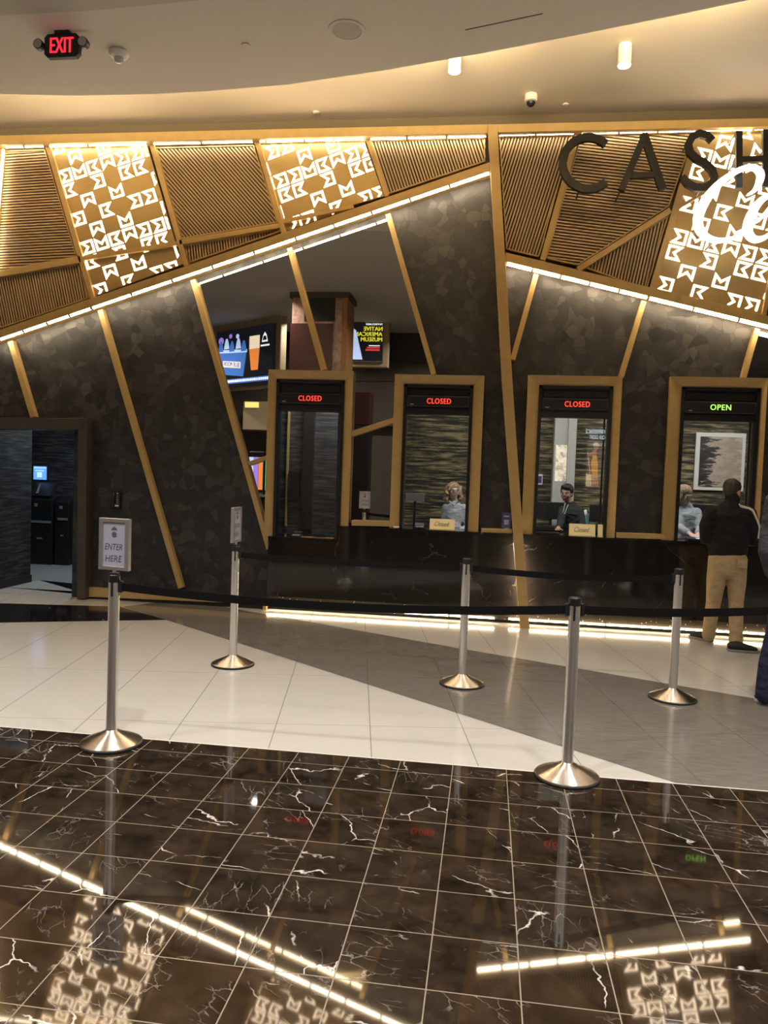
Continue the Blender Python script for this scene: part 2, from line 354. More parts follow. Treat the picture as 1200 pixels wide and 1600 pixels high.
def text(mb, txt, O, R_, U_, w, h, depth=.002, shear=0, spacing=1., bold=0):   # text filling the box w x h at corner O
    vs, fs = textmesh(txt, spacing); x0 = min(v.x for v in vs); x1 = max(v.x for v in vs); y0 = min(v.y for v in vs); y1 = max(v.y for v in vs)
    O, R_, U_ = Vector(O), Vector(R_).normalized(), Vector(U_).normalized(); nn = R_.cross(U_)
    P = []
    for v in vs:
        b = (v.y-y0)/(y1-y0); a = (v.x-x0)/(x1-x0); P.append(O+R_*(a*w+shear*b*h)+U_*b*h+nn*depth)
    mb.add(P, fs)
    if bold:
        mb.add([p+R_*bold+nn*.0003 for p in P], fs)
    return mb

# ================================================================== SETTING
WY = .10      # face of the dark wall
def xz(*pts): return [(x, WY, z) for x, z in pts]
def wallbox(name, x0, x1, z0, z1, mt='mosaic'):
    return struct(MB().box(x0, x1, WY, WY+.10, z0, z1).build(name, mt))
WIN = [(-2.555, -1.565, .86), (-1.085, -.082, 1.025), (.395, 1.405, 1.025), (1.905, 2.90, 1.025)]   # outer frames of the four windows
FT = 2.79; IT = 2.69; TOP_C = 1.025
door_l, door_r, door_t = -7.2, -4.99, U(100, 664, 0).z
wallbox('wall_back', -9, 7, IT+.02, 5.56)
wallbox('wall_back', door_r, WIN[0][0]+.045, 0, IT+.02)
wallbox('wall_back', door_r-2.6, door_r, door_t, IT+.02) if door_t < IT else None
wallbox('wall_back', -9, door_l, 0, IT+.02)
for i in range(4):
    x0 = WIN[i][1]-.05; x1 = WIN[i+1][0]+.05 if i < 3 else 7
    wallbox('wall_back', x0, x1, TOP_C+.002, IT+.02)
# floor
def flat(name, pts, z, mt):
    return struct(MB().add([(x, y, z) for x, y in pts], [tuple(range(len(pts)))]).build(name, mt, origin=(0, 0, 0)))
YB = -4.358
flat('floor', [(-12, -26), (12, -26), (12, YB), (-12, YB)], 0, 'black_marble')
flat('floor', [(-12, YB), (12, YB), (12, .5), (-12, .5)], 0, 'white_tile')
flat('floor', [(-12, .5), (12, .5), (12, 6.5), (-12, 6.5)], 0, 'room_tile')
flat('floor', [(-3.30, -.935), (1.10, YB), (6.3, YB), (2.11, -2.45), (-.206, -1.363), (-3.05, .05), (-3.9, .05), (-4.12, -.33), (-3.36, -.88)], .0012, 'grey_tile')
flat('floor', [(-9, -1.16), (-4.15, -.33), (-3.33, -.90), (-4.83, -1.54), (-9, -3.2)], .0014, 'black_speckle')
flat('floor', [(-6.12, 1.22), (-4.85, .95), (-4.85, .30)], .0016, 'black_speckle')
flat('floor', [(-6.12, 1.22), (-6.12, .5), (-4.85, .5), (-4.85, .30)], .0012, 'white_tile')
struct(MB().box(-12, 12, YB-.004, YB+.004, 0, .0018).build('trim_1', 'white_metal'))
# ceilings: high cream strip by the wall, lower grey soffit with a curved edge
struct(MB().box(-12, 12, -26, 7, 5.60, 5.66).build('ceiling', 'ceiling_cream'))
edge_px = [(-260, 118), (-120, 138), (0, 147), (120, 149.5), (240, 147), (330, 142), (450, 132), (600, 110), (760, 82), (900, 55), (1050, 25), (1170, 0), (1320, -40), (1600, -130)]
epts = [U(x, y, 5.30, 2) for x, y in edge_px]
back_px = [(-200, 24), (0, 22.5), (150, 14), (295, 0), (420, -16), (700, -66), (1100, -160)]
bpts = [U(x, y, 5.30, 2) for x, y in back_px]
poly = [Vector((-12, epts[0].y, 5.30))]+epts+[Vector((12, epts[-1].y-1.5, 5.30)), Vector((12, -25.9, 5.30)), Vector((-12, -25.9, 5.30))]
soff = struct(MB().prism(poly, (0, 0, .04)).build('ceiling', 'ceiling_grey'))
pb = [Vector((-12, bpts[0].y-.1, 5.29))]+[p-Vector((0, 0, .01)) for p in bpts]+[Vector((12, bpts[-1].y-1, 5.29)), Vector((12, -25.9, 5.29)), Vector((-12, -25.9, 5.29))]
struct(MB().prism(pb, (0, 0, .009)).build('ceiling', 'ceiling_dark'))
struct(MB().box(-9, 7, .02, WY, 5.50, 5.60).build('trim_2', 'gap_shade'))  # dark brown paints the shade of the recess between header and ceiling
struct(MB().box(-12.1, -12, -26, 7, 0, 5.6).build('wall_left', 'hall_wall'))
struct(MB().box(12, 12.1, -26, 7, 0, 5.6).build('wall_right', 'hall_wall'))
struct(MB().box(-12, 12, -26.1, -26, 0, 5.6).build('wall_front', 'hall_wall'))

# gold trim -------------------------------------------------------
tn = [3]
def trim(px, yf, yb, mt='gold', bevel=.003):
    o = struct(MB().pp(px, yf, yb).build('trim_%d' % tn[0], mt, bevel=bevel)); tn[0] += 1; return o
def bar(x0, y0, x1, y1, w, yf=.0, yb=WY, mt='gold', bevel=.003):
    dx, dy = x1-x0, y1-y0; q = math.hypot(dx, dy); nx, ny = -dy/q*w/2, dx/q*w/2
    return trim([(x0+nx, y0+ny), (x1+nx, y1+ny), (x1-nx, y1-ny), (x0-nx, y0-ny)], yf, yb, mt, bevel)
YT = -.10
trim([(-60, 213), (763, 194), (763, 208), (-60, 227)], YT, WY)                      # header
trim([(776, 194), (1260, 183), (1260, 196), (776, 207)], YT, WY)
trim([(762, 194), (777, 194), (790, 413), (801.5, 608), (785, 608), (775, 413)], -.14, WY)   # leaning column
trim([(785, 608.6), (801.5, 608.6), (827.5, 982), (812.5, 982)], -.16, -.09)
trim([(-60, 535.5), (767, 252.5), (767, 267), (-60, 549)], YT, WY)                  # long diagonal, left
trim([(790, 394), (1260, 508), (1260, 522.5), (790, 408.5)], YT, WY)                # diagonal, right
# dividers of the upper band
for a in [(74, 226, 145, 470, 8), (236.5, 223, 291, 415, 8), (401, 220, 443.5, 365, 8), (574, 215, 604.5, 306, 7),
          (-20, 431, 126, 405, 10), (129, 404, 276, 380, 6), (280, 378.5, 437, 352, 8), (440, 346, 552, 322, 6),
          (904, 205, 848, 406, 9), (903, 421, 1048, 328, 9), (1092, 202, 1016, 464, 10), (1062, 323, 1220, 230, 5), (1222, 350, 1194, 492, 7)]:
    bar(*a[:4], a[4], .0, WY+.06)
bar(2, 228, -22, 520, 9, .0, WY)
# thin dividers of the lower band
for a in [(15.5, 533, 51, 652, 8), (156, 484, 282, 919, 8), (301, 437, 420, 858, 8), (452, 387, 505, 578, 8), (606, 334, 677.5, 585, 8),
          (388, 724.5, 418, 714, 6), (548, 678, 617, 656, 8), (838, 428, 801, 562, 8), (1006.5, 470, 971, 589, 8), (1184, 513, 1162, 592, 8)]:
    bar(*a, .02, WY)
trim([(549, 813), (616, 815), (616, 823), (549, 821.5)], .0, WY)
trim([(752, 825.5), (800, 827), (800, 834), (752, 832)], .0, WY)
trim([(963, 832), (1040, 835), (1040, 843), (963, 840.5)], .0, WY)
trim([(129, 917), (420, 938.5), (424, 945), (129, 932)], .03, WY)
struct(MB().box(door_r+.1, -2.50, .06, WY, 0, .05).build('baseboard_back', 'black_plastic'))
# bronze door surround
trim([(-160, 651), (136, 653.5), (136, 671), (-160, 669)], -.06, WY+.12, 'bronze')
trim([(122, 671), (136, 653.5), (133, 935), (120, 936)], -.06, WY+.12, 'bronze')

# ================================================================== LINEAR LAMPS
ORD = ['first', 'second', 'third', 'fourth', 'fifth', 'sixth', 'seventh', 'eighth', 'ninth', 'tenth', 'eleventh', 'twelfth', 'thirteenth', 'fourteenth']
def lamps(segs, yat, Y, r, row, w='lamp'):
    for i, (a, b) in enumerate(segs):
        A, B = U(a+.6, yat(a+.6), Y), U(b-.6, yat(b-.6), Y)
        e = thing('linear_lamp', (A+B)/2-Vector((0, 0, r)), 'lamp tube, %s from left, %s' % (ORD[i], row), 'lamp', 'lamp tubes '+row)
        d = (B-A).normalized()
        MB().cyl(A+d*.007, B-d*.007, r, 12).build('tube', w, e, smooth=True)
        MB().cyl(A, A+d*.007, r*1.1, 12).build('end_cap', 'lamp_gap', e); MB().cyl(B-d*.007, B, r*1.1, 12).build('end_cap', 'lamp_gap', e)
lamps([(8, 38), (38, 70), (76.5, 138), (138, 230.5), (239, 315), (315, 396.5), (404.5, 416), (416, 476), (476, 522), (522, 570)], lambda x: 229.3-(x-8)*.0228, -.02, .0155, 'under the header left of the tapering panel')
lamps([(577.5, 636), (636, 698), (698, 760.5)], lambda x: 216.4-(x-577)*.0235, -.02, .0155, 'under the header left of the column')
lamps([(778.5, 837), (837, 898)], lambda x: 210.3-(x-778)*.0235, -.02, .0155, 'over the slim ribbed panel')
lamps([(907, 967), (967, 1027.5), (1027.5, 1088)], lambda x: 207.6-(x-907)*.0235, -.02, .0155, 'behind the tops of the letters')
lamps([(1096, 1177), (1177, 1250)], lambda x: 203-(x-1096)*.0235, -.02, .0155, 'over the right edge lattice')
d1 = lambda x: 530.3-(x)*(530.3-270.5)/764
lamps([(-26, 0), (0, 37), (37, 74), (74, 109), (109, 143), (144, 206), (206, 269.5), (269.5, 332.5), (332.5, 397.5), (397.5, 462.5), (462.5, 522), (522, 581), (581, 641), (641, 702.5)], d1, -.085, .0155, 'along the long left diagonal beam', 'beam_lamp')
lamps([(702.5, 765.5)], d1, -.085, .0155, 'on the left diagonal touching the column', 'beam_lamp')
lamps([(791, 832), (832, 876), (876, 921), (921, 967), (967, 1012), (1013, 1083), (1083, 1154), (1154, 1230)], lambda x: 412.2+(x-791)*.2425, -.085, .0155, 'along the right diagonal beam', 'beam_lamp')
lv = U(5.5, 234, -.02); lw = U(-12, 430, -.02)
e = thing('linear_lamp', lw, 'glowing lamp tube running down the far left edge of the ribbed panel', 'lamp'); MB().cyl(lv, lw, .0155, 12).build('tube', 'soft_lamp', e, smooth=True)

# ================================================================== UPPER PANELS
def clip(poly, o, d):                                        # where the line o+t*d crosses a convex or simple polygon
    ts = []
    for i in range(len(poly)):
        a, b = poly[i], poly[(i+1) % len(poly)]; ex, ey = b[0]-a[0], b[1]-a[1]; den = d[0]*ey-d[1]*ex
        if abs(den) < 1e-9: continue
        t = ((a[0]-o[0])*ey-(a[1]-o[1])*ex)/den; u_ = ((a[0]-o[0])*d[1]-(a[1]-o[1])*d[0])/den
        if 0 <= u_ < 1: ts.append(t)
    ts.sort(); return list(zip(ts[::2], ts[1::2]))
def ribbed(px, ddir, label, pitch=.033, Yp=.045):
    c = [U(x, y, Yp) for x, y in px]; P = [(p.x, p.z) for p in c]
    e = thing('ribbed_panel', Vector((sum(p[0] for p in P)/len(P), Yp+.05, min(p[1] for p in P))), label, 'wall panel', 'ribbed metal panels of the upper band')
    MB().prism([(x, Yp+.024, z) for x, z in P], (0, .012, 0)).build('back_sheet', 'slat_back', e)
    a, b = U(px[0][0], px[0][1], Yp), U(px[0][0]+ddir[0], px[0][1]+ddir[1], Yp); d = Vector((b.x-a.x, b.z-a.z)).normalized(); n = Vector((-d.y, d.x))
    o = Vector(P[0]); ks = [(Vector(p)-o).dot(n) for p in P]; mb = MB(); kk = min(ks)+pitch/2
    while kk < max(ks):
        q = o+n*kk
        for t0, t1 in clip(P, q, d):
            if t1-t0 < .02: continue
            h = pitch*.27; A = q+d*t0; B = q+d*t1
            pts = [(A+n*h), (A-n*h), (B-n*h), (B+n*h)]
            mb.prism([(p.x, Yp, p.y) for p in pts], (0, .022, 0))
        kk += pitch
    mb.build('rib_field', 'slat_gold', e)
    # glowing-lit return edge strips around the panel
    mb = MB(); cx = sum(p[0] for p in P)/len(P); cz = sum(p[1] for p in P)/len(P)
    for i in range(len(P)):
        a, b = Vector(P[i]), Vector(P[(i+1) % len(P)]); t_ = (b-a).normalized(); nn = Vector((-t_.y, t_.x))
        if nn.dot(Vector((cx, cz))-a) < 0: nn = -nn
        mb.prism([(p.x, Yp-.015, p.y) for p in (a, b, b+nn*.012, a+nn*.012)], (0, .05, 0))
    mb.build('edge_strip', 'gold', e)
ribbed([(9, 236), (71, 234), (121, 402), (-2, 425), (-14, 400)], (100, -7), 'ribbed gold panel with near-level ribs at the top left corner')
ribbed([(-30, 438), (123, 412), (140, 466), (-30, 524)], (18, 90), 'ribbed gold panel with upright ribs below the level-ribbed one at left')
ribbed([(242, 231), (397, 227), (435, 348), (283, 374)], (66, 75), 'square ribbed panel with diagonal ribs between two glowing lattices')
ribbed([(284, 384), (437, 357), (439, 362), (293, 412)], (10, 90), 'narrow wedge-shaped ribbed panel above the diagonal beam, under the diagonally ribbed square')
ribbed([(579, 220), (758, 216), (758, 253), (606, 304)], (29, 88), 'ribbed panel tapering right, just left of the leaning column')
ribbed([(780, 213), (895, 210), (842, 402), (791, 390)], (-28, 90), 'slim ribbed panel with steep ribs just right of the leaning column')
ribbed([(908, 211), (1086, 206), (1045, 323), (903, 415), (853, 404)], (100, 11), 'large ribbed panel with level ribs behind the letters C and A')
ribbed([(913, 418), (1044, 337), (1010, 454)], (-20, 90), 'triangular ribbed panel under the letter A')

PAT = ['LTRBL', 'R.L.R', '.B.T.', 'L.R.L', '.B.T.']
def glyph_shape(k):
    # square outline with a V notch cut in one side, strokes as quads; drawn with the notch on the left
    o = [(-.44, .44), (.44, .44), (.44, -.44), (-.44, -.44), (-.06, 0)]; w = .13
    inn = [(-.20, .44-w), (.44-w, .44-w), (.44-w, -.44+w), (-.20, -.44+w), (.13, 0)]
    r = {'L': 0, 'T': -1, 'R': 2, 'B': 1}[k]
    def rot(p):
        x, y = p
        for _ in range(r % 4): x, y = -y, x
        return x, y
    return [rot(p) for p in o], [rot(p) for p in inn]
def inside(P, x, y):
    c = False
    for i in range(len(P)):
        a, b = P[i], P[i-1]
        if (a[1] > y) != (b[1] > y) and x < (b[0]-a[0])*(y-a[1])/(b[1]-a[1])+a[0]: c = not c
    return c
def clip_poly(sub, P):                                       # Sutherland-Hodgman against convex P
    area_ = sum(P[i-1][0]*P[i][1]-P[i][0]*P[i-1][1] for i in range(len(P)))
    if area_ < 0: P = P[::-1]
    out = sub
    for i in range(len(P)):
        a, b = P[i-1], P[i]; f = lambda p: (b[0]-a[0])*(p[1]-a[1])-(b[1]-a[1])*(p[0]-a[0]); inp = out; out = []
        for j in range(len(inp)):
            p, q = inp[j-1], inp[j]; fp, fq = f(p), f(q)
            if (fp >= 0) != (fq >= 0): t = fp/(fp-fq); out.append((p[0]+t*(q[0]-p[0]), p[1]+t*(q[1]-p[1])))
            if fq >= 0: out.append(q)
        if not out: return []
    return out
def lattice(px, o, a, b, label, flip=1, Yp=.045):
    c = [U(x, y, Yp) for x, y in px]; P = [(p.x, p.z) for p in c]
    e = thing('lattice_panel', Vector((sum(p[0] for p in P)/len(P), Yp+.04, min(p[1] for p in P))), label, 'light panel', 'gold panels with glowing cut-outs')
    MB().prism([(x, Yp, z) for x, z in P], (0, .03, 0)).build('gold_sheet', 'gold_sheet', e)
    O, A, B = U(*o, Yp), U(o[0]+a[0], o[1]+a[1], Yp), U(o[0]+b[0], o[1]+b[1], Yp)
    O2 = Vector((O.x, O.z)); A2 = Vector((A.x, A.z))-O2; B2 = Vector((B.x, B.z))-O2; mb = MB()
    cx = sum(p[0] for p in P)/len(P); cz = sum(p[1] for p in P)/len(P); PS = [(p[0]+(cx-p[0])*.02, p[1]+(cz-p[1])*.02) for p in P]
    for j in range(-12, 16):
        for i in range(-12, 16):
            ch = PAT[j % 5][i % 5]
            if ch == '.': continue
            outr, inn = glyph_shape(ch)
            loc = lambda p: (lambda v: (v.x, v.y))(O2+A2*(i+p[0])-B2*(-j+p[1])*1.0)
            for q in range(5):
                quad = [loc(outr[q]), loc(outr[(q+1) % 5]), loc(inn[(q+1) % 5]), loc(inn[q])]
                cp = clip_poly(quad, PS)
                if len(cp) >= 3: mb.prism([(x, Yp-.003, z) for x, z in cp], (0, .0025, 0))
    mb.build('glowing_cutouts', 'glyph', e)
lattice([(79, 231), (230, 228), (274, 378), (128, 402)], (102.5, 275), (21.75, -7.1), (6.9, 22.3), 'glowing lattice panel at upper left, tall one between two ribbed panels')
lattice([(131, 408), (275, 384), (287, 412), (146, 463)], (102.5, 275), (21.75, -7.1), (6.9, 22.3), 'short glowing lattice panel directly under the tall left lattice')
lattice([(405, 226), (570, 221), (600, 306), (548, 321), (443, 343)], (461.2, 273.8), (21.9, -8), (7.2, 22.4), 'glowing lattice panel at upper centre, left of the tapering ribbed panel')
lattice([(445, 350), (540, 328), (447, 361)], (461.2, 273.8), (21.9, -8), (7.2, 22.4), 'sliver of glowing lattice squeezed above the left diagonal beam')
lattice([(1096, 205), (1224, 201), (1224, 345), (1196, 492), (1024, 453), (1056, 328)], (1061.4, 370.2), (26.6, 6.3), (-7.4, 25.0), 'glowing lattice panel at upper right behind the script sign')

# ================================================================== LETTERS
def letter(name, strokes, label, Y=-.34, dep=.05, mt='letter_black'):
    mb = MB()
    for q_i, s_ in enumerate(strokes): mb.ribbon(s_, Y+.0012*q_i, Y+dep-.0012*q_i)
    xs, zs = [v.x for v in mb.v], [v.z for v in mb.v]
    e = thing(name, Vector(((min(xs)+max(xs))/2, Y+dep, min(zs))), label, 'sign letter', 'dark letters of the sign')
    mb.build('letter_face', mt, e, merge=True)
    pn = MB(); cx = (min(xs)+max(xs))/2
    for st_ in (strokes[0], strokes[-1] if len(strokes) > 1 else strokes[0][::-1]):
        v = U(st_[len(st_)//4][0], st_[len(st_)//4][1]-3, Y); pn.cyl((v.x, Y+dep, v.z), (v.x, .044, v.z), .008, 8)
    pn.build('standoff_pin', 'bronze', e)
arc = lambda cx, cy, rx, ry, a0, a1, w, n=26: [(cx+rx*math.cos(math.radians(a0+(a1-a0)*i/n)), cy-ry*math.sin(math.radians(a0+(a1-a0)*i/n)), w) for i in range(n+1)]
letter('sign_letter', [arc(919.5, 254, 40, 40.5, 47, 313, 12.5)], 'large black metal letter C, first letter of the sign')
letter('sign_letter', [[(971, 297, 10.5), (1009, 208, 10.5)], [(1006, 208, 12.5), (1036, 295.5, 12.5)], [(982, 274, 9), (1026, 272, 9)]], 'large black metal letter A between the C and the S')
S = [(1114, 219, 11), (1106, 211, 11.5), (1094, 208, 12), (1082, 213, 12), (1076, 225, 12), (1079, 238, 12), (1090, 248, 12), (1102, 254, 12), (1113, 264, 12), (1117, 275, 12), (1113, 286, 12), (1101, 292.5, 12), (1087, 292, 12), (1075, 286, 12), (1066, 275, 11)]
letter('sign_letter', [S], 'large black metal letter S right of the A')
letter('sign_letter', [[(1155.5, 204, 10), (1155.5, 293, 10)], [(1197.5, 202, 10), (1197.5, 291, 10)], [(1155, 249, 9), (1198, 247, 9)]], 'large black metal letter H cut by the right edge of the view')
c7 = lambda L: [(850+x/3.4286, 180+y/3.4286, w/3.4286) for x, y, w in L]
def smooth_pts(L, k=5):
    out = []
    for i in range(len(L)-1):
        p0, p1, p2, p3 = L[max(i-1, 0)], L[i], L[i+1], L[min(i+2, len(L)-1)]
        for j in range(k):
            t = j/k; out.append(tuple(.5*(2*p1[c]+(p2[c]-p0[c])*t+(2*p0[c]-5*p1[c]+4*p2[c]-p3[c])*t*t+(3*p1[c]-p0[c]-3*p2[c]+p3[c])*t**3) for c in range(3)))
    out.append(L[-1]); return out
e = thing('script_sign', U(1240, 372, -.46), 'glowing white script lettering starting Ce in front of the black H', 'lit sign')
ms = MB()
cs = smooth_pts(c7([(1092, 424, 6), (1130, 400, 18), (1158, 350, 34), (1160, 305, 38), (1125, 277, 28), (1070, 282, 22), (1000, 318, 26), (930, 375, 36), (870, 450, 46), (832, 530, 50), (832, 600, 46), (870, 648, 34), (930, 668, 24), (1000, 660, 17), (1060, 636, 12), (1120, 590, 10)]))
es_ = smooth_pts(c7([(1085, 600, 12), (1150, 560, 12), (1210, 500, 20), (1235, 450, 24), (1205, 430, 24), (1150, 470, 34), (1105, 550, 46), (1095, 620, 46), (1130, 662, 34), (1190, 650, 20), (1260, 590, 12)]))
ms.ribbon(cs, -.46, -.42).ribbon(es_, -.46, -.42); ms.build('script_face', 'neon', e, merge=True)
mr = MB(); mr.ribbon([(x, y, w+1.6) for x, y, w in cs], -.418, -.40).ribbon([(x, y, w+1.6) for x, y, w in es_], -.418, -.40); mr.build('metal_back', 'steel', e)
a_ = U(1120, 372, -.41); MB().cyl(a_, a_+Vector((0, .41, 0)), .01, 8).build('standoff_pin', 'bronze', e)
a_ = U(1092, 360, -.41)

# ================================================================== CEILING FITTINGS
def P5(x, y, z=5.30): return U(x, y, z, 2)
p = P5(95, 50)
ex = thing('exit_sign', p, 'red lit EXIT sign with two lamp heads hanging from the grey ceiling', 'exit sign')
xa = U(71, 70, p.y).x; xb = U(125, 70, p.y).x; za = U(98, 54, p.y).z; zb = U(98, 91, p.y).z; xm = (xa+xb)/2
ch_ = .03; y0 = p.y
MB().prism([(xa+ch_, y0-.02, za), (xb-ch_, y0-.02, za), (xb, y0-.02, za-ch_), (xb, y0-.02, zb+ch_), (xb-ch_, y0-.02, zb), (xa+ch_, y0-.02, zb), (xa, y0-.02, zb+ch_), (xa, y0-.02, za-ch_)], (0, .05, 0)).build('housing', 'black_plastic', ex, bevel=.004)
MB().box(xm-.06, xm+.07, y0-.03, y0+.06, za-.005, 5.30).build('mounting_canopy', 'black_plastic', ex)
W_ = (xb-xa)
text(MB(), 'EXIT', (xa+W_*.17, y0-.021, zb+.035), (1, 0, 0), (0, 0, 1), W_*.66, (za-zb)-.07, .001, bold=.008).build('lettering', 'exit_red', ex)
for sx, xx in ((-1, xa-.045), (1, xb+.045)):
    zc = (za+zb)/2+.01; h = MB().lathe([(.012, .03), (.038, .015), (.044, -.02), (.042, -.045)], (xx, y0, zc), 24, ax=1).build('lamp_head', 'black_plastic', ex, smooth=True)
    MB().lathe([(.037, -.046), (.036, -.052), (.01, -.056)], (xx, y0, zc), 24, ax=1).build('lamp_lens', 'lens_glass', h, smooth=True)
    MB().cyl((xx, y0, zc), (xx-sx*.06, y0, zc), .012, 10).build('arm', 'black_plastic', h)
p = P5(186, 80); e = thing('strobe_detector', p, 'round white fire detector with clear dome beside the exit sign', 'detector')
MB().lathe([(.085, 0), (.088, -.02), (.07, -.05), (.04, -.06)], p, 32).build('base', 'white_paint', e, smooth=True)
MB().lathe([(.042, -.06), (.038, -.085), (.02, -.10), (.004, -.103)], p, 24).build('clear_dome', 'lens_glass', e, smooth=True)
p = P5(542, 47); e = thing('ceiling_speaker', p, 'flush round ceiling speaker with grey grille in a white ring', 'speaker')
MB().lathe([(.155, 0), (.155, -.006), (.125, -.010), (.118, -.004)], p, 48).build('ring', 'ceiling_grey', e, smooth=True)
MB().lathe([(.117, -.001), (.117, -.006), (.05, -.008)], p, 40).build('grille', 'grille', e, smooth=True)
def cap(px, z, r, lab, mt='ceiling_grey'):
    p = U(px[0], px[1], z, 2); tag(MB().lathe([(r, 0), (r, -.008), (r*.8, -.012)], p, 28).build('sprinkler_cap', mt, origin=p, smooth=True), lab, 'sprinkler cap', 'round sprinkler caps in the ceiling')
cap((384, 70.5), 5.30, .04, 'small round sprinkler cap on the grey ceiling left of the speaker', 'ceiling_cream')
cap((494, 175), 5.60, .035, 'small round sprinkler cap on the lit ceiling above the central lattice', 'white_metal')
cap((884, 163), 5.60, .035, 'small round sprinkler cap right of the dome camera', 'white_metal')
a, b = P5(727, 46), P5(848, 20.5)
struct(MB().prism([a+Vector((0, 0, -.002)), b+Vector((0, 0, -.002)), b+Vector((.0, .012, -.002)), a+Vector((.0, .012, -.002))], (0, 0, .002)).build('trim_90', 'dark_fascia'))
p = U(830, 148, 5.60, 2); e = thing('dome_camera', p, 'small white security dome camera under the lit ceiling', 'security camera')
MB().lathe([(.062, 0), (.066, -.02), (.066, -.07), (.05, -.075)], p, 32).build('housing', 'white_metal', e, smooth=True)
MB().lathe([(.045, -.073), (.042, -.095), (.028, -.115), (.006, -.122)], p, 24).build('dark_dome', 'black_plastic', e, smooth=True)
for x, yt, yb_, lab in ((711, 95, 113, 'left white cylinder spotlight half hidden by the grey ceiling edge'), (977, 70, 104, 'right white cylinder spotlight hanging in full view above the letter A')):
    pb_ = U(x, 100, -1.1); pt = U(x, yt, 5.60, 2) if x > 900 else U(x, 88, 5.60, 2)
    e = thing('cylinder_spotlight', pt, lab, 'ceiling lamp', 'cylinder spotlights'); h = U(x, yb_, pt.y).z-5.60
    MB().lathe([(.058, 0), (.060, -.004), (.060, h+.012), (.056, h+.012)], pt, 32).build('housing', 'white_metal', e, smooth=True)
    MB().lathe([(.054, h+.02), (.054, h+.004), (.03, h)], pt, 28).build('lamp_lens', 'spot_lens', e, smooth=True)
    l = bpy.data.lights.new('spot_beam', 'SPOT'); l.energy = 45; l.color = (1, .9, .74); l.spot_size = 1.2; l.spot_blend = .6; l.shadow_soft_size = .05
    lo = bpy.data.objects.new('spot_beam', l); COL.objects.link(lo); lo.location = (0, 0, h-.02); lo.parent = e

# ================================================================== COUNTER
e = thing('cashier_counter', (2.2, .3, 0), 'long polished black marble cashier counter with white veins and lit toe recess', 'counter')
XL = -2.505; XS = -1.70; TOP = 1.025
MB().prism([(XL, 0, .165), (XL, 0, .85), (XS, 0, .85), (XS, 0, TOP-.02), (4.78, 0, TOP-.02), (4.78, 0, .165)], (0, .09, 0)).build('front_panel', 'counter_marble', e, bevel=.003)
MB().box(XL, 4.78, .045, .12, .04, .165).build('toe_panel', 'speckle', e)
MB().box(XL, 4.78, .12, .14, 0, .17).build('recess_back', 'black_plastic', e)
MB().box(XS, 4.78, -.012, .45, TOP-.02, TOP).build('worktop', 'counter_marble', e, bevel=.003)
MB().box(XL, XS, -.012, .45, .85, .87).build('worktop', 'counter_marble', e, bevel=.003)
for i, x in enumerate((-2.5, -1.43, -.36, .30, 1.37, 2.44, 3.51)):
    w = 1.05 if i != 2 else .50
    lp = tag(MB().box(x, x+w, .012, .036, .052, .066).build('toe_lamp', 'toe_lamp'), 'warm light strip under the counter, %s from the left' % ORD[i], 'lamp', 'light strips under the counter front')
struct(MB().box(XL-.04, XL, .0, .12, 0, .06).build('trim_91', 'gold'))
# halo strips behind the foot of the leaning column
for sx, lab in ((-1, 'left'), (1, 'right')):
    pts = [U(808.5+sx*5, 850, -.075), U(818+sx*5, 962, -.075)]
    q = MB().cyl(pts[0]+Vector((0, .005, 0)), pts[1]+Vector((0, .005, 0)), .005, 8)
    tag(q.build('halo_strip', 'halo_lamp'), 'hidden light strip behind the %s edge of the leaning column' % lab, 'lamp', 'light strips behind the column')

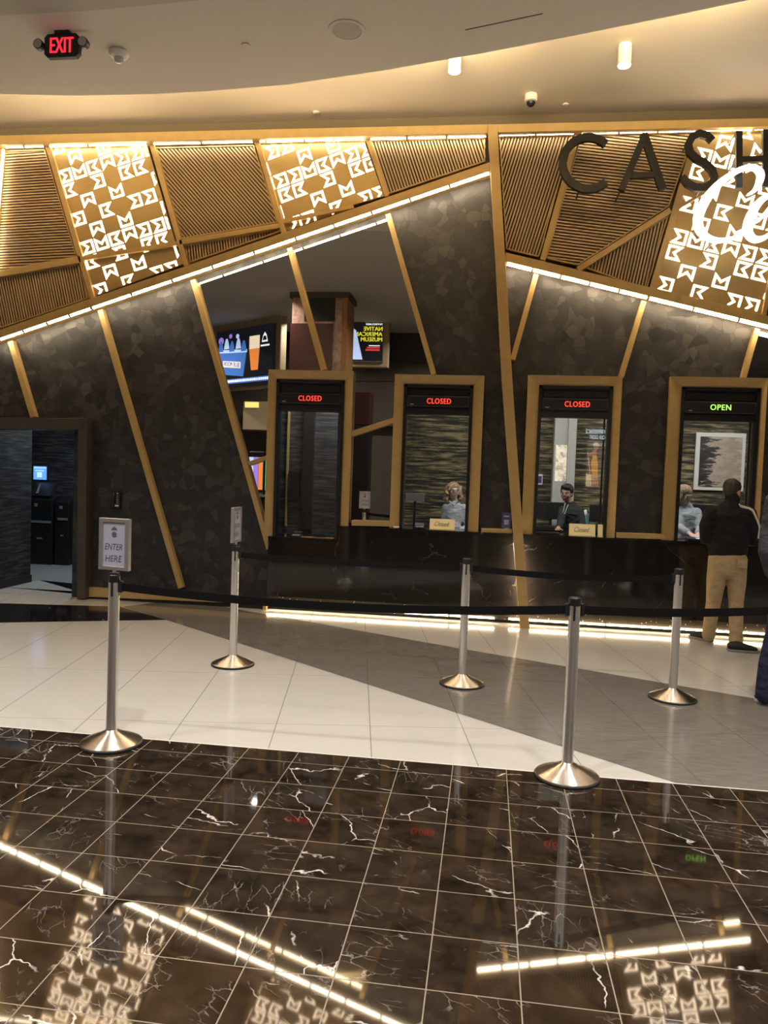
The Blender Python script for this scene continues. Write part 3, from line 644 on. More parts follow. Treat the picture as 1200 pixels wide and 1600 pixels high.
# ================================================================== CASHIER WINDOWS
CL = ['red CLOSED', 'red CLOSED', 'red CLOSED', 'green OPEN']
LBL = ['leftmost window with the lowered sill', 'second window from the left', 'third window from the left', 'rightmost window']
MG = [(.085, .105), (.105, .118), (.128, .08), (.134, .05)]
for i, (x0, x1, zb_) in enumerate(WIN):
    zt = [2.795, 2.768, 2.785, 2.795][i]
    e = thing('window_%d' % (i+1), ((x0+x1)/2, .05, zb_), 'gold framed cashier window, '+LBL[i], None); e['kind'] = 'structure'
    a, b = [(-2.462, -1.665), (-.978, -.20), (.524, 1.318), (2.041, 2.848)][i]; it = zt-.105
    zr = zb_ if i else TOP
    fb = MB()                                                 # splayed gold surround: outer face slopes back to the inner edge
    yi = .045
    for quad in ([(x0, 0, zb_), (x0, 0, zt), (a, yi, it), (a, yi, zb_)], [(x0, 0, zt), (x1, 0, zt), (b, yi, it), (a, yi, it)], [(x1, 0, zt), (x1, 0, zr), (b, yi, zr), (b, yi, it)]):
        fb.prism(quad, (0, .06, 0))
    fb.build('window_frame', 'gold', e)
    MB().box(a, a+.035, .03, .16, zb_, it).box(b-.035, b, .03, .16, zb_, it).box(a, b, .03, .16, it-.035, it).box(a, b, .05, .16, 2.33, 2.40).build('inner_frame', 'black_frame', e, bevel=.002)
    MB().box(a+.05, b-.05, .06, .14, 2.555, it-.05).build('vent_box', 'machine_black', e, bevel=.006)
    MB().box(a+.03, b-.03, .075, .15, 2.40, it-.03).build('header_board', 'black_frame', e)
    sb = zb_+.0
    MB().box(a+.035, b-.035, .095, .103, sb+.10, 2.33).build('pane', 'pane_glass', e)
    xm = a+(b-a)*(.60 if i in (1,) else .45 if i == 0 else .40)
    if i != 1: MB().box(b-.075, b-.055, .105, .125, sb, 2.33).build('sliding_rail', 'bronze', e)
    s = thing('led_sign', ((a+b)/2, .05, 2.41), 'black display bar reading %s over the %s' % (CL[i], LBL[i]), 'display sign', 'display bars over the cashier windows')
    MB().box(a+.04, b-.04, .028, .06, 2.415, 2.535).build('housing', 'bronze', s, bevel=.003)
    MB().box(a+.048, b-.048, .026, .03, 2.423, 2.527).build('dark_screen', 'machine_black', s)
    cx = (a+b)/2+(.0, .01, .02, .0)[i]; w = .27 if i < 3 else .21
    tm = text(MB(), 'CLOSED' if i < 3 else 'OPEN', (cx-w/2, .0255, 2.448), (1, 0, 0), (0, 0, 1), w, .06, .001, spacing=1.12, bold=.0022)
    tm.build('led_text', 'led_red' if i < 3 else 'led_green', s)
    MB().box(a+.075, a+.115, .0248, .026, 2.434, 2.440).build('maker_plate', 'white_paint', s)

# mirror sheets between the frames
def mirror(px, lab):
    o = MB().pp(px, WY-.012, WY-.002).build('mirror_panel', 'mirror'); return tag(o, lab, 'mirror', 'mirror sheets set in the wall')
mirror([(303, 445), (607, 341), (679, 586), (676, 595.5), (430, 595.5), (423, 842), (417, 836)], 'large slanted mirror sheet above the first two windows reflecting the casino hall')
mirror([(545, 596.5), (620, 596.5), (612, 818), (540, 817)], 'narrow mirror sheet between the first and second windows')
mirror([(1188, 518), (1260, 535), (1260, 610), (1163, 600)], 'corner of mirror above the rightmost window at the picture edge')

# ================================================================== OFFICE BEHIND THE WINDOWS
struct(MB().box(-2.9, 4.8, 3.20, 3.3, 0, 3.3).build('wall_back', 'paper_gold'))
struct(MB().box(-2.9, -1.2, 1.30, 1.36, 0, 3.3).build('wall_left', 'paper_dark'))
struct(MB().box(-3.0, -2.9, .2, 3.3, 0, 3.3).build('wall_left', 'office_wall'))
struct(MB().box(4.8, 4.9, .2, 3.3, 0, 3.3).build('wall_right', 'office_wall'))
struct(MB().box(-3, 4.9, .21, 3.3, 3.3, 3.36).build('ceiling', 'ceiling_grey'))
struct(MB().box(U(450, 700, 1.27).x-.012, U(450, 700, 1.27).x+.012, 1.26, 1.30, .9, 3.2).build('trim_92', 'gold'))
struct(MB().box(U(473, 700, 1.2).x, U(489, 700, 1.2).x, 1.22, 1.30, 0, 3.3).build('trim_93', 'black_plastic'))
x0, x1 = U(865, 700, 3.0).x, U(899, 700, 3.0).x
pl = struct(MB().box(x0, x1, 2.95, 3.2, 0, 3.3).build('trim_94', 'jamb_grey', bevel=.01))
struct(MB().box(U(887, 700, 2.9).x, x1, 2.90, 2.96, 0, 3.3).build('trim_95', 'jamb_grey', bevel=.01))
# back desk with things on it
e = thing('back_desk', (1.9, 2.75, 0), 'dark desk along the office back wall behind the seated clerk', 'desk')
MB().box(.3, 4.6, 2.45, 3.15, .92, .97).build('desk_top', 'black_plastic', e)
MB().box(.3, 4.6, 2.55, 3.1, .0, .92).build('cabinet', 'machine_black', e)
tz = U(915, 787, 2.7); e = thing('tissue_box', (tz.x, 2.7, .97), 'teal tissue box with a white tissue standing on the back desk', 'tissue box')
MB().box(tz.x-.075, tz.x+.075, 2.62, 2.78, .972, 1.15).build('carton', 'tissue_teal', e, bevel=.004)
MB().tube([(tz.x-.02, 2.7, 1.14, .035, .02), (tz.x-.005, 2.7, 1.19, .04, .015), (tz.x+.01, 2.7, 1.22, .012, .01)], 10).build('tissue', 'tissue', e, smooth=True)
def monitor(x, y, z, w, h, rot, lab):
    e = thing('monitor', (x, y, z), lab, 'monitor', 'office monitors')
    MB().box(x-w/2, x+w/2, y-.015, y+.02, z+.10, z+.10+h).build('screen_housing', 'black_plastic', e, bevel=.004)
    MB().box(x-.02, x+.02, y+.0, y+.03, z+.01, z+.14).build('stand', 'black_plastic', e)
    MB().box(x-.11, x+.11, y-.07, y+.09, z, z+.012).build('foot', 'black_plastic', e, bevel=.003)
mx_ = U(868, 800, 1.9).x
monitor(mx_-.0, 2.65, .97, .40, .25, 0, 'black monitor left of the seated clerk behind the third window')
monitor(U(938, 805, 2.6).x+.05, 2.56, .97, .42, .24, 0, 'black monitor right of the tissue box')
monitor(U(1100, 790, 2.2).x+.1, 2.55, .97, .52, .30, 0, 'black monitor behind the man at the open window')
# framed picture seen through the open window
q = [U(1090, 675, 3.1), U(1163, 768, 3.1)]
e = thing('framed_picture', ((q[0].x+q[1].x)/2, 3.18, q[1].z), 'brown landscape print in a white mount on the office wall', 'picture')
fx0, fx1, fz0, fz1 = q[0].x, q[1].x, q[1].z, q[0].z
MB().box(fx0, fx1, 3.15, 3.19, fz0, fz1).build('mount', 'white_paint', e, bevel=.004)
MB().box(fx0+.06, fx1-.05, 3.135, 3.15, fz0+.055, fz1-.06).build('print', 'picture', e)
c = U(843, 749, 3.1); e = thing('notice', (c.x, 3.19, c.z-.1), 'small blue and white notice on the office wall at left of the third window', 'notice')
MB().box(c.x-.04, c.x+.05, 3.18, 3.2, c.z-.08, c.z+.08).build('sheet', 'white_paint', e)
MB().box(c.x-.028, c.x+.038, 3.175, 3.182, c.z-.055, c.z+.05).build('blue_print', 'purple', e)
c = U(459, 757, 1.25); tag(MB().box(c.x-.07, c.x+.07, 1.22, 1.29, c.z-.17, c.z+.17).build('wall_box', 'machine_black', bevel=.005), 'black box on the dark wall inside the leftmost window', 'wall box')
# small shelf stand behind the second window
c = U(648, 790, 1.2); e = thing('display_stand', (c.x, 1.2, 1.0), 'dark display screen on a thin pole inside the second window', 'display')
z1 = U(648, 771, 1.2).z; MB().box(c.x-.12, c.x+.12, 1.18, 1.22, z1-.10, z1).build('screen_back', 'machine_silver', e)
MB().cyl((c.x, 1.2, .62), (c.x, 1.2, z1-.05), .018, 12).build('pole', 'black_plastic', e); MB().box(c.x-.1, c.x+.1, 1.1, 1.3, .60, .62).build('foot', 'black_plastic', e)
struct(MB().box(-2.0, 4.7, .62, 1.35, .55, .60).build('trim_96', 'black_plastic'))

# placards, readers, brochure on the counter
def placard(px0, px1, py0, py1, Y, txt, lab):
    a, b = U(px0, py1, Y), U(px1, py0, Y); e = thing('closed_placard', ((a.x+b.x)/2, Y, TOP), lab, 'placard', 'gold placards on the counter')
    h = b.z-TOP
    MB().prism([(a.x, Y, TOP+.001), (b.x, Y, TOP+.001), (b.x, Y+.035, TOP+h), (a.x, Y+.035, TOP+h)], (0, .008, 0)).build('plate', 'placard', e)
    MB().box(a.x, b.x, Y-.02, Y+.04, TOP, TOP+.012).build('foot', 'placard', e)
    if txt:
        w = (b.x-a.x); text(MB(), txt, (a.x+w*.17, Y+.006, TOP+h*.36), (1, 0, 0), (0, .32, 1), w*.56, h*.40, .003, shear=.3).build('lettering', 'placard_ink', e)
placard(671, 711, 812, 827, .03, 'Closed', 'gold placard with italic word in front of the curly haired clerk')
placard(889, 931, 820, 835, .03, 'Closed', 'gold placard with italic word under the third window')
placard(934, 943, 820, 837, .03, None, 'narrow blank gold card just right of the third window placard')
q = U(791, 820, -.01); e = thing('brochure_holder', (q.x, .03, TOP), 'upright purple leaflet with white print standing beside the leaning column', 'leaflet')
w0, w1, zt = U(784, 815, .0).x, U(798.5, 815, .0).x, U(791, 801, .0).z
MB().prism([(w0, .0, TOP), (w1, .0, TOP), (w1, .03, zt), (w0, .03, zt)], (0, .006, 0)).build('leaflet', 'purple', e)
tm = MB()
for j, (t, zz, hh, ww) in enumerate((('Club', .83, .10, .62), ('BONUS', .62, .05, .7), ('MEMBER', .50, .05, .66), ('info', .22, .06, .5))):
    for k_ in range(3 if j else 2):
        hz = (zt-TOP)
        tm.box(w0+(w1-w0)*(.2+.04*j), w0+(w1-w0)*(.8-.05*k_), .026*zz-.004, .026*zz-.001, TOP+hz*(zz-.035*k_), TOP+hz*(zz-.035*k_+.017))
tm.build('print_lines', 'white_ink', e)
def reader(x, y, z, rot, lab, s=1.):
    e = thing('card_reader', (x, y, z), lab, 'card reader', 'card readers on the counter')
    MB().prism([(x-.045*s, y-.06, z), (x+.045*s, y-.06, z), (x+.045*s, y+.07, z), (x-.045*s, y+.07, z)], (0, 0, .02)).build('body', 'black_plastic', e, bevel=.004)
    MB().prism([(x-.04*s, y-.0, z+.02), (x+.04*s, y-.0, z+.02), (x+.04*s, y+.06, z+.05), (x-.04*s, y+.06, z+.05)], (0, .01, .012)).build('display', 'machine_black', e)
    mb = MB()
    for i_ in range(3):
        for j_ in range(3): mb.box(x-.03*s+i_*.022*s, x-.015*s+i_*.022*s, y-.05+j_*.017, y-.038+j_*.017, z+.02, z+.025)
    mb.build('keys', 'white_ink', e)
    e.rotation_euler.z = rot
reader(U(462, 836, .0).x, .05, .872, 0, 'small card reader on the lowered sill of the leftmost window', 1.3)
reader(U(655, 823, .05).x, .12, TOP+.002, .2, 'black card reader at left on the sill of the second window', 1.3)
e = thing('pen_tray', (U(480, 836, .0).x, .04, .87), 'flat gold edged tray on the lowered sill at left', 'tray')
MB().box(U(468, 836, 0).x, U(520, 836, 0).x, .04, .10, .871, .878).build('tray_base', 'gold', e); MB().box(U(490, 836, 0).x, U(500, 836, 0).x+.06, .05, .065, .879, .888).build('pen', 'black_plastic', e)
q = U(635, 826, -.0); tag(MB().cyl((U(617.5, 824, 0).x-.02, .0, TOP+.012), (U(622, 824, 0).x+.01, .0, TOP+.014), .012, 10).build('crumpled_slip', 'white_paint', smooth=True), 'tiny white paper slip at the left foot of the second window frame', 'paper slip')
e = thing('keyboard', (U(860, 832, .2).x, .22, TOP), 'black keyboard in front of the seated clerk', 'keyboard')
kx = U(860, 832, .2).x; MB().box(kx-.2, kx+.1, .14, .28, TOP, TOP+.018).build('body', 'black_plastic', e, bevel=.003)
mb = MB()
for i_ in range(12):
    for j_ in range(4): mb.box(kx-.19+i_*.023, kx-.172+i_*.023, .15+j_*.028, .172+j_*.028, TOP+.018, TOP+.023)
mb.build('keys', 'machine_black', e)
e = thing('pen_pad', (U(1092, 842, .0).x, .05, TOP), 'dark signature pad with blue lit edge on the counter by the customer', 'signature pad')
kx = U(1092, 842, .02).x; MB().box(kx-.12, kx+.08, .0, .12, TOP, TOP+.03).build('body', 'black_plastic', e, bevel=.004); MB().box(kx-.02, kx+.06, .01, .07, TOP+.03, TOP+.034).build('lit_screen', 'screen_pale', e)

# wall telephone reader
c = U(179, 783, .03); e = thing('wall_handset', (c.x, .1, c.z-.1), 'small black handset with tiny keys mounted on the dark wall by the doorway', 'wall phone')
MB().box(c.x-.05, c.x+.055, .06, .10, c.z-.10, c.z+.11).build('backplate', 'black_plastic', e, bevel=.012)
MB().tube([(c.x-.03, .035, c.z-.09, .018, .014), (c.x-.02, .02, c.z, .015, .012), (c.x-.015, .035, c.z+.09, .02, .014)], 12).build('handset', 'machine_black', e, smooth=True)
mb = MB()
for i_ in range(5): mb.box(c.x+.008, c.x+.035, .052, .06, c.z-.03+i_*.022, c.z-.018+i_*.022)
mb.build('keys', 'machine_silver', e); MB().box(c.x-.0, c.x+.04, .04, .06, c.z-.065, c.z-.045).box(c.x+.015, c.x+.03, .05, .06, c.z+.085, c.z+.097).build('status_light', 'white_ink', e)

# ================================================================== KIOSK ROOM THROUGH THE DOORWAY
struct(MB().box(-6.30, -6.12, .22, 1.02, 0, 3.2).build('wall_left', 'paper_dark'))
struct(MB().box(-9.0, -6.30, .22, .30, 0, 3.2).build('wall_left', 'paper_dark'))
struct(MB().box(-6.13, -6.105, .22, 1.03, 0, .10).build('baseboard_left', 'black_plastic'))
struct(MB().box(-9.5, -3.2, 3.85, 3.95, 0, 3.2).build('wall_back', 'paper_dark'))
struct(MB().box(-9.5, -3.2, 3.82, 3.85, 0, .11).build('baseboard_back', 'black_plastic'))
struct(MB().box(-4.75, -4.65, .2, 3.9, 0, 3.2).build('wall_right', 'paper_dark'))
struct(MB().box(-9.5, -9.4, .2, 3.9, 0, 3.2).build('wall_left', 'paper_dark'))
struct(MB().box(-9.5, -4.6, .21, 3.95, 3.2, 3.26).build('ceiling', 'ceiling_dark'))
def cabinet(x0, x1, y, ztop, zs, lab):
    e = thing('coin_machine', ((x0+x1)/2, y+.3, 0), lab, 'machine', 'black coin machines')
    MB().prism([(x0, y, 0), (x0, y, ztop-.06), (x0, y+.12, ztop), (x0, y+.35, ztop), (x0, y+.35, 0)], (x1-x0, 0, 0)).build('body', 'machine_black', e, bevel=.012)
    MB().box(x0+(x1-x0)*.25, x1-.01, y-.012, y, zs, zs+.035).build('silver_strip', 'machine_silver', e)
    MB().box(x0+.18*(x1-x0)*2, x0+.18*(x1-x0)*2+.05, y-.008, y, ztop-.17, ztop-.12).build('lock', 'machine_silver', e)
    MB().box(x0+(x1-x0)*.45, x0+(x1-x0)*.65, y-.006, y, zs-.26, zs-.235).build('maker_mark', 'machine_silver', e)
    return e
Yk = 2.75
kx0, kx1, kx2 = U(38, 850, Yk).x, U(80.5, 850, Yk).x, U(104, 850, Yk).x
kt = U(65, 775, Yk).z; cabinet(kx0, kx1, Yk, kt, U(65, 817, Yk).z, 'taller black coin machine at left in the doorway with the lit monitor above')
cabinet(kx1+.02, kx2, Yk+.04, U(95, 779, Yk).z, U(95, 813, Yk).z, 'smaller black coin machine right of the taller one in the doorway')
hz = thing('coin_hopper', ((kx0+kx1)/2, Yk+.2, kt), 'sloped black hopper on top of the left coin machine', 'hopper')
a, b = U(42, 772, Yk).x, U(76, 772, Yk).x; z1 = U(55, 753, Yk+.1).z
MB().prism([(a, Yk+.02, kt), (b, Yk+.02, kt), (b-.06, Yk+.3, z1), (a, Yk+.3, z1)], (0, .12, 0)).build('hopper_body', 'black_plastic', hz, bevel=.01)
MB().prism([(a+.13, Yk+.045, kt+.04), (a+.17, Yk+.045, kt+.04), (a+.12, Yk+.19, z1-.03), (a+.10, Yk+.19, z1-.03)], (0, -.01, .0)).build('chrome_clip', 'machine_silver', hz)
c0, c1 = U(51.5, 726.5, Yk+.3), U(74.5, 751.5, Yk+.3)
e = thing('kiosk_monitor', ((c0.x+c1.x)/2, Yk+.33, c1.z), 'small monitor with lit blue screen above the left coin machine', 'monitor')
MB().box(c0.x, c1.x, Yk+.30, Yk+.34, c1.z, c0.z).build('housing', 'black_plastic', e, bevel=.005)
MB().box(c0.x+.015, c1.x-.02, Yk+.294, Yk+.301, c1.z+.018, c0.z-.018).build('screen', 'screen_blue', e)
w = c1.x-c0.x; h = c0.z-c1.z
MB().box(c0.x+w*.30, c1.x-w*.38, Yk+.290, Yk+.2945, c1.z+h*.22, c1.z+h*.55).box(c0.x+w*.2, c1.x-w*.25, Yk+.290, Yk+.2945, c1.z+h*.62, c1.z+h*.68).box(c0.x+w*.1, c1.x-w*.12, Yk+.290, Yk+.2945, c1.z+h*.80, c1.z+h*.86).build('screen_fields', 'screen_pale', e)
MB().cyl((c0.x+.03, Yk+.33, c1.z+.05), (c0.x-.15, Yk+.6, c1.z+.02), .012, 8).cyl(((c0.x+c1.x)/2, Yk+.35, c1.z), ((c0.x+c1.x)/2, Yk+.35, z1-.02), .015, 8).build('arm', 'black_plastic', e)
c = U(42.5, 808, 1.03); tag(MB().box(c.x-.03, c.x+.02, .95, 1.03, c.z-.06, c.z+.06).build('wall_switch', 'white_paint', bevel=.004), 'white switch on the end of the left wall in the doorway', 'switch')

# ================================================================== QUEUE POSTS
def post_master(x, y, label, sign=None):
    e = thing('stanchion', (x, y, 0), label, 'queue post', 'steel queue posts')
    R = .178
    MB().lathe([(R-.004, 0), (R, .004), (R, .012), (R-.006, .017)], (x, y, 0), 56).build('base_ring', 'rubber', e, smooth=True)
    MB().lathe([(R-.004, .013), (R-.006, .020), (.13, .040), (.08, .060), (.045, .078), (.034, .088)], (x, y, 0), 56).build('base_cover', 'steel_base', e, smooth=True)
    MB().lathe([(.0315, .08), (.0315, .955)], (x, y, 0), 32).build('pole', 'steel', e, smooth=True)
    MB().lathe([(.0325, .955), (.034, .96), (.034, .995), (.030, 1.0)], (x, y, 0), 32).build('cap', 'black_plastic', e, smooth=True)
    for a in (0, PI/2, PI, 3*PI/2):
        d = Vector((math.cos(a), math.sin(a), 0)); t_ = Vector((-d.y, d.x, 0)); c = Vector((x, y, 0))+d*.0305
        MB().prism([c-t_*.006+Vector((0, 0, .875)), c+t_*.006+Vector((0, 0, .875)), c+t_*.006+Vector((0, 0, .955)), c-t_*.006+Vector((0, 0, .955))], d*.0025).build('belt_slot', 'black_plastic', e)
    return e
PP = [((.500, -4.397), 'tall steel queue post standing alone at front right on the marble edge'),
      ((-2.122, -4.480), 'front left steel queue post holding the frame that reads ENTER HERE'),
      ((-.136, -2.640), 'middle back steel queue post, on the grey floor band'),
      ((1.465, -2.632), 'back right steel queue post, nearest to the customer in khaki trousers'),
      ((-2.046, -2.535), 'back left steel queue post holding a sign turned edge-on')]
src = post_master(*PP[0][0], PP[0][1]); posts = [src]
def copy_tree(o, parent=None):
    c = o.copy(); COL.objects.link(c)
    if parent is not None: c.parent = parent
    for ch in list(o.children): copy_tree(ch, c)
    return c
for (x, y), lab in PP[1:]:
    c = copy_tree(src); c.location = (x, y, 0); c['label'] = lab; PO[c.name] = Vector((x, y, 0)); posts.append(c)
for c, rz in zip(posts, (-.12, .1, 0, .1, .2)): c.rotation_euler.z = rz
def sign_frame(x, y, ang, zc, lab, post, w=.2, h=.31):
    o = Vector((x, y, 0)); r = Vector((1, 0, 0)); z0 = zc-h/2
    f = MB().box(x-w/2, x-w/2+.026, y-.014, y+.014, z0, z0+h).box(x+w/2-.026, x+w/2, y-.014, y+.014, z0, z0+h).box(x-w/2+.026, x+w/2-.026, y-.014, y+.014, z0+h-.024, z0+h).box(x-w/2+.026, x+w/2-.026, y-.014, y+.014, z0, z0+.022)
    e = f.build('sign_frame', 'sign_silver', None, origin=(x, y, 1.0), bevel=.002)
    MB().cyl((x, y, 1.0), (x, y, z0+.01), .011, 16).build('stem', 'steel', e, smooth=True)
    MB().cyl((x, y, 1.0005), (x, y, 1.010), .03, 24).build('collar', 'black_plastic', e, smooth=True)
    e['label'] = lab; e.parent = post; e.location = (0, 0, 1.0)
    MB().box(x-w/2+.02, x+w/2-.02, y-.007, y+.007, z0+.02, z0+h-.022).build('sheet', 'paper', e)
    mb = MB()
    for sy in (-1, 1):
        R_ = (1, 0, 0) if sy < 0 else (-1, 0, 0)
        s_ = 1 if sy < 0 else -1
        text(mb, 'ENTER', (x-s_*.062, y+sy*.0075, z0+.118), R_, (0, 0, 1), .118, .036, .0008, shear=.16)
        text(mb, 'HERE', (x-s_*.058, y+sy*.0075, z0+.050), R_, (0, 0, 1), .108, .036, .0008, shear=.12)
    mb.build('lettering', 'ink', e)
    mb = MB()
    for sy in (-1, 1):
        yy = y+sy*.0083
        mb.lathe([(.017, 0), (.016, sy*.0005)], (x, yy, z0+.207), 20, ax=1)
        mb.prism([(x-.020, yy, z0+.234), (x+.020, yy, z0+.234), (x+.012, yy, z0+.246), (x, yy, z0+.254), (x-.012, yy, z0+.246)], (0, sy*.0005, 0))
    mb.build('emblem', 'ink', e)
    e.rotation_euler.z = ang-post.rotation_euler.z; return e
sign_frame(-2.122, -4.480, -.15, 1.175, 'silver sign frame reading ENTER HERE', posts[1], h=.30)
sign_frame(-2.046, -2.535, 1.56, 1.175, 'silver sign frame turned nearly edge-on', posts[4], h=.29)

def belt(a, b, za, zb_, sag, lab, h=.048, n=14):
    a, b = Vector((*a, 0)), Vector((*b, 0)); d = (b-a).normalized(); a = a+d*.034; b = b-d*.034; nn = Vector((-d.y, d.x, 0))*.0015; mb = MB()
    e = thing('barrier_belt', (a+b)/2+Vector((0, 0, min(za, zb_)-sag-h)), lab, 'barrier belt', 'black belts between the queue posts')
    for i in range(n):
        P_ = []
        for t in (i/n, (i+1)/n):
            c = a.lerp(b, t); z = za+(zb_-za)*t-sag*4*t*(1-t); P_.append((c, z))
        (c0_, z0_), (c1_, z1_) = P_
        mb.prism([c0_+nn+Vector((0, 0, z0_-h/2)), c1_+nn+Vector((0, 0, z1_-h/2)), c1_+nn+Vector((0, 0, z1_+h/2)), c0_+nn+Vector((0, 0, z0_+h/2))], -2*nn)
    mb.build('webbing', 'belt', e, merge=True)
    for c, z in ((a, za), (b, zb_)):
        s_ = 1 if c == a else -1
        MB().prism([c+nn*9+Vector((0, 0, z-.034)), c-nn*9+Vector((0, 0, z-.034)), c-nn*9+Vector((0, 0, z+.034)), c+nn*9+Vector((0, 0, z+.034))], d*.018*s_).build('clip', 'black_plastic', e, bevel=.003)
Pq = [p[0] for p in PP]
belt(Pq[1], Pq[0], .93, .93, .05, 'black belt across the front from the left sign post to the right post')
belt(Pq[0], (2.25, -3.62), .93, .93, .03, 'black belt running from the front right post out of view to the right')
belt(Pq[4], Pq[2], .925, .925, .015, 'black belt from the back left sign post to the middle back post')
belt(Pq[2], Pq[3], .925, .925, .03, 'black belt between the two back posts right of the leaning column')
c = copy_tree(src); c.location = (2.25, -3.62, 0); c['label'] = 'steel queue post beyond the right edge where the front belt ends'

# ================================================================== PEOPLE
def fuse(mb, name, mt, parent, voxel=.011, smooth=6):
    o = mb.build(name, mt, parent); r = o.modifiers.new('r', 'REMESH'); r.mode = 'VOXEL'; r.voxel_size = voxel
    s_ = o.modifiers.new('s', 'SMOOTH'); s_.iterations = smooth; s_.factor = .5
    bpy.context.view_layer.update()
    me = bpy.data.meshes.new_from_object(o.evaluated_get(bpy.context.evaluated_depsgraph_get())); o.modifiers.clear(); o.data = me
    for p in me.polygons: p.use_smooth = True
    if not me.materials: me.materials.append(MAT[mt])
    return o
def rotm(yaw, pitch=0, roll=0): return Matrix.Rotation(yaw, 3, 'Z') @ Matrix.Rotation(pitch, 3, 'X') @ Matrix.Rotation(roll, 3, 'Y')
def head_parts(body, c, R, s=1.):                            # head faces local -Y
    c = Vector(c); q = lambda x, y, z: c+R@(Vector((x, y, z))*s)
    body.ell(q(0, .012, .03), (.074*s, .092*s, .088*s), R).ell(q(0, -.018, -.03), (.060*s, .070*s, .075*s), R).ell(q(0, -.04, -.078), (.036*s, .036*s, .030*s), R)
    body.ell(q(0, -.088, -.012), (.013*s, .018*s, .026*s), R, 12, 8).ell(q(0, -.072, .022), (.052*s, .018*s, .014*s), R, 14, 8)
    for sx in (-1, 1): body.ell(q(sx*.076, .010, -.008), (.010*s, .020*s, .032*s), R, 12, 8).ell(q(sx*.040, -.062, -.025), (.022*s, .02*s, .022*s), R, 12, 8)
    return q
def face_bits(parent, q, R, s=1.):
    for sx in (-1, 1):
        ey = MB().ell(q(sx*.030, -.076, .004), (.0125*s, .008*s, .006*s), R, 12, 8).build('eye', 'eye_white', parent, smooth=True); MB().ell(q(sx*.030, -.081, .004), (.0055*s, .004*s, .0055*s), R, 10, 6).build('iris', 'eye_dark', ey, smooth=True)
        MB().ell(q(sx*.031, -.083, .026), (.016*s, .006*s, .0028*s), R, 12, 6).build('eyebrow', 'hair_dark', parent, smooth=True)
    MB().ell(q(0, -.084, -.050), (.021*s, .008*s, .0055*s), R, 14, 8).build('mouth', 'lips', parent, smooth=True)
def hand(body, w, d, n_, s=1., curl=.3, thumb=1):            # wrist w, finger direction d, palm normal n_
    w, d, n_ = Vector(w), Vector(d).normalized(), Vector(n_).normalized(); sd = d.cross(n_)
    L = lambda a, b, c: w+d*a*s+sd*b*s+n_*c*s
    body.tube([(*L(-.02, 0, 0), .026*s, .021*s), (*L(.03, 0, 0), .036*s, .015*s), (*L(.078, 0, 0), .040*s, .013*s)], 12, sd)
    for i, (o, ln) in enumerate(((-.030, .066), (-.010, .076), (.010, .071), (.030, .055))):
        body.tube([(*L(.07, o, 0), .0095*s), (*L(.07+ln*.5, o*1.1, curl*.012), .0088*s), (*L(.07+ln, o*1.15, curl*.05), .0075*s)], 8)
    body.tube([(*L(.015, thumb*.030, 0), .012*s), (*L(.05, thumb*.056, .008), .011*s), (*L(.078, thumb*.062, .016), .009*s)], 8)
def shoe(parent, a, toe, h, mt='shoe_black', sole='sole', s=1.):
    a, toe = Vector(a), Vector(toe); d = (toe-a); L_ = d.length; d.normalize()
    P_ = lambda t, z: a+d*t*L_+Vector((0, 0, z))
    mb = MB().tube([(*P_(.10, .055), .038, .042), (*P_(.30, .060), .042, .048), (*P_(.62, .048), .046, .034), (*P_(.90, .036), .038, .022)], 16, (-d.y, d.x, 0))
    o = fuse(mb, 'shoe', mt, parent, .008, 3)
    sd = Vector((-d.y, d.x, 0)); out = []
    for t, w in ((0, .026), (.06, .038), (.3, .042), (.65, .050), (.9, .040), (1.02, .018)): out.append((t, w))
    poly = [P_(t, .002)+sd*w for t, w in out]+[P_(t, .002)-sd*w for t, w in reversed(out)]
    MB().prism(poly, (0, 0, .022)).build('sole', sole, o, bevel=.004)

# --- customer at the open window, seen from behind
Ym = -.60
M = lambda x, y, dy=0.: U(x, y, Ym+dy)
man = thing('person', (M(1137, 1000).x, Ym, 0), 'person with short dark hair in black sweater and khaki trousers leaning on the counter', 'person')
hc = M(1144, 768, .06); Rh = rotm(PI-.65, .22)
body = MB(); qh = head_parts(body, hc, Rh, 1.02)
def L4(p, *r): return (p.x, p.y, p.z, *r)
body.tube([L4(hc+Vector((.0, -.01, -.03)), .056), L4(M(1143, 786, 0.01), .054)], 14)
body.tube([L4(M(1142, 790), .05, .05), L4(M(1141, 812), .10, .07), L4(M(1139, 830), .15, .10), L4(M(1137, 868), .15, .10)], 18)
tor = MB()
tor.tube([L4(M(1144, 781, .02), .066, .066), L4(M(1143, 786, .01), .074, .072), L4(M(1142, 790, .01), .105, .084), L4(M(1141, 795, .01), .150, .092), L4(M(1140, 806), .195, .118), L4(M(1139, 825), .200, .128), L4(M(1138, 845), .192, .128), L4(M(1137.5, 860), .186, .126), L4(M(1137, 864), .182, .122)], 26)
LA = [M(1112, 800, 0), M(1102, 822, -.02), M(1102, 843, -.0), M(1108, 845, .22), M(1112, 843, .36)]
RA = [M(1170, 801, 0), M(1178, 824, -.01), M(1178, 846, .02), M(1168, 847, .24), M(1160, 845, .36)]
for A_ in (LA, RA):
    tor.tube([L4(A_[0], .070, .075), L4(A_[1], .062, .064), L4(A_[2], .055, .056), L4(A_[3], .046, .046), L4(A_[4], .038, .038)], 16)
    body.tube([L4(A_[1], .045), L4(A_[2], .042), L4(A_[3], .034), L4(A_[4]+Vector((0, .02, 0)), .027)], 12)
hand(body, LA[4]+Vector((0, .03, 0)), (.2, 1, 0), (0, 0, -1), 1.0, .3, -1); hand(body, RA[4]+Vector((0, .03, 0)), (-.3, 1, 0), (0, 0, -1), 1.0, .3, 1)
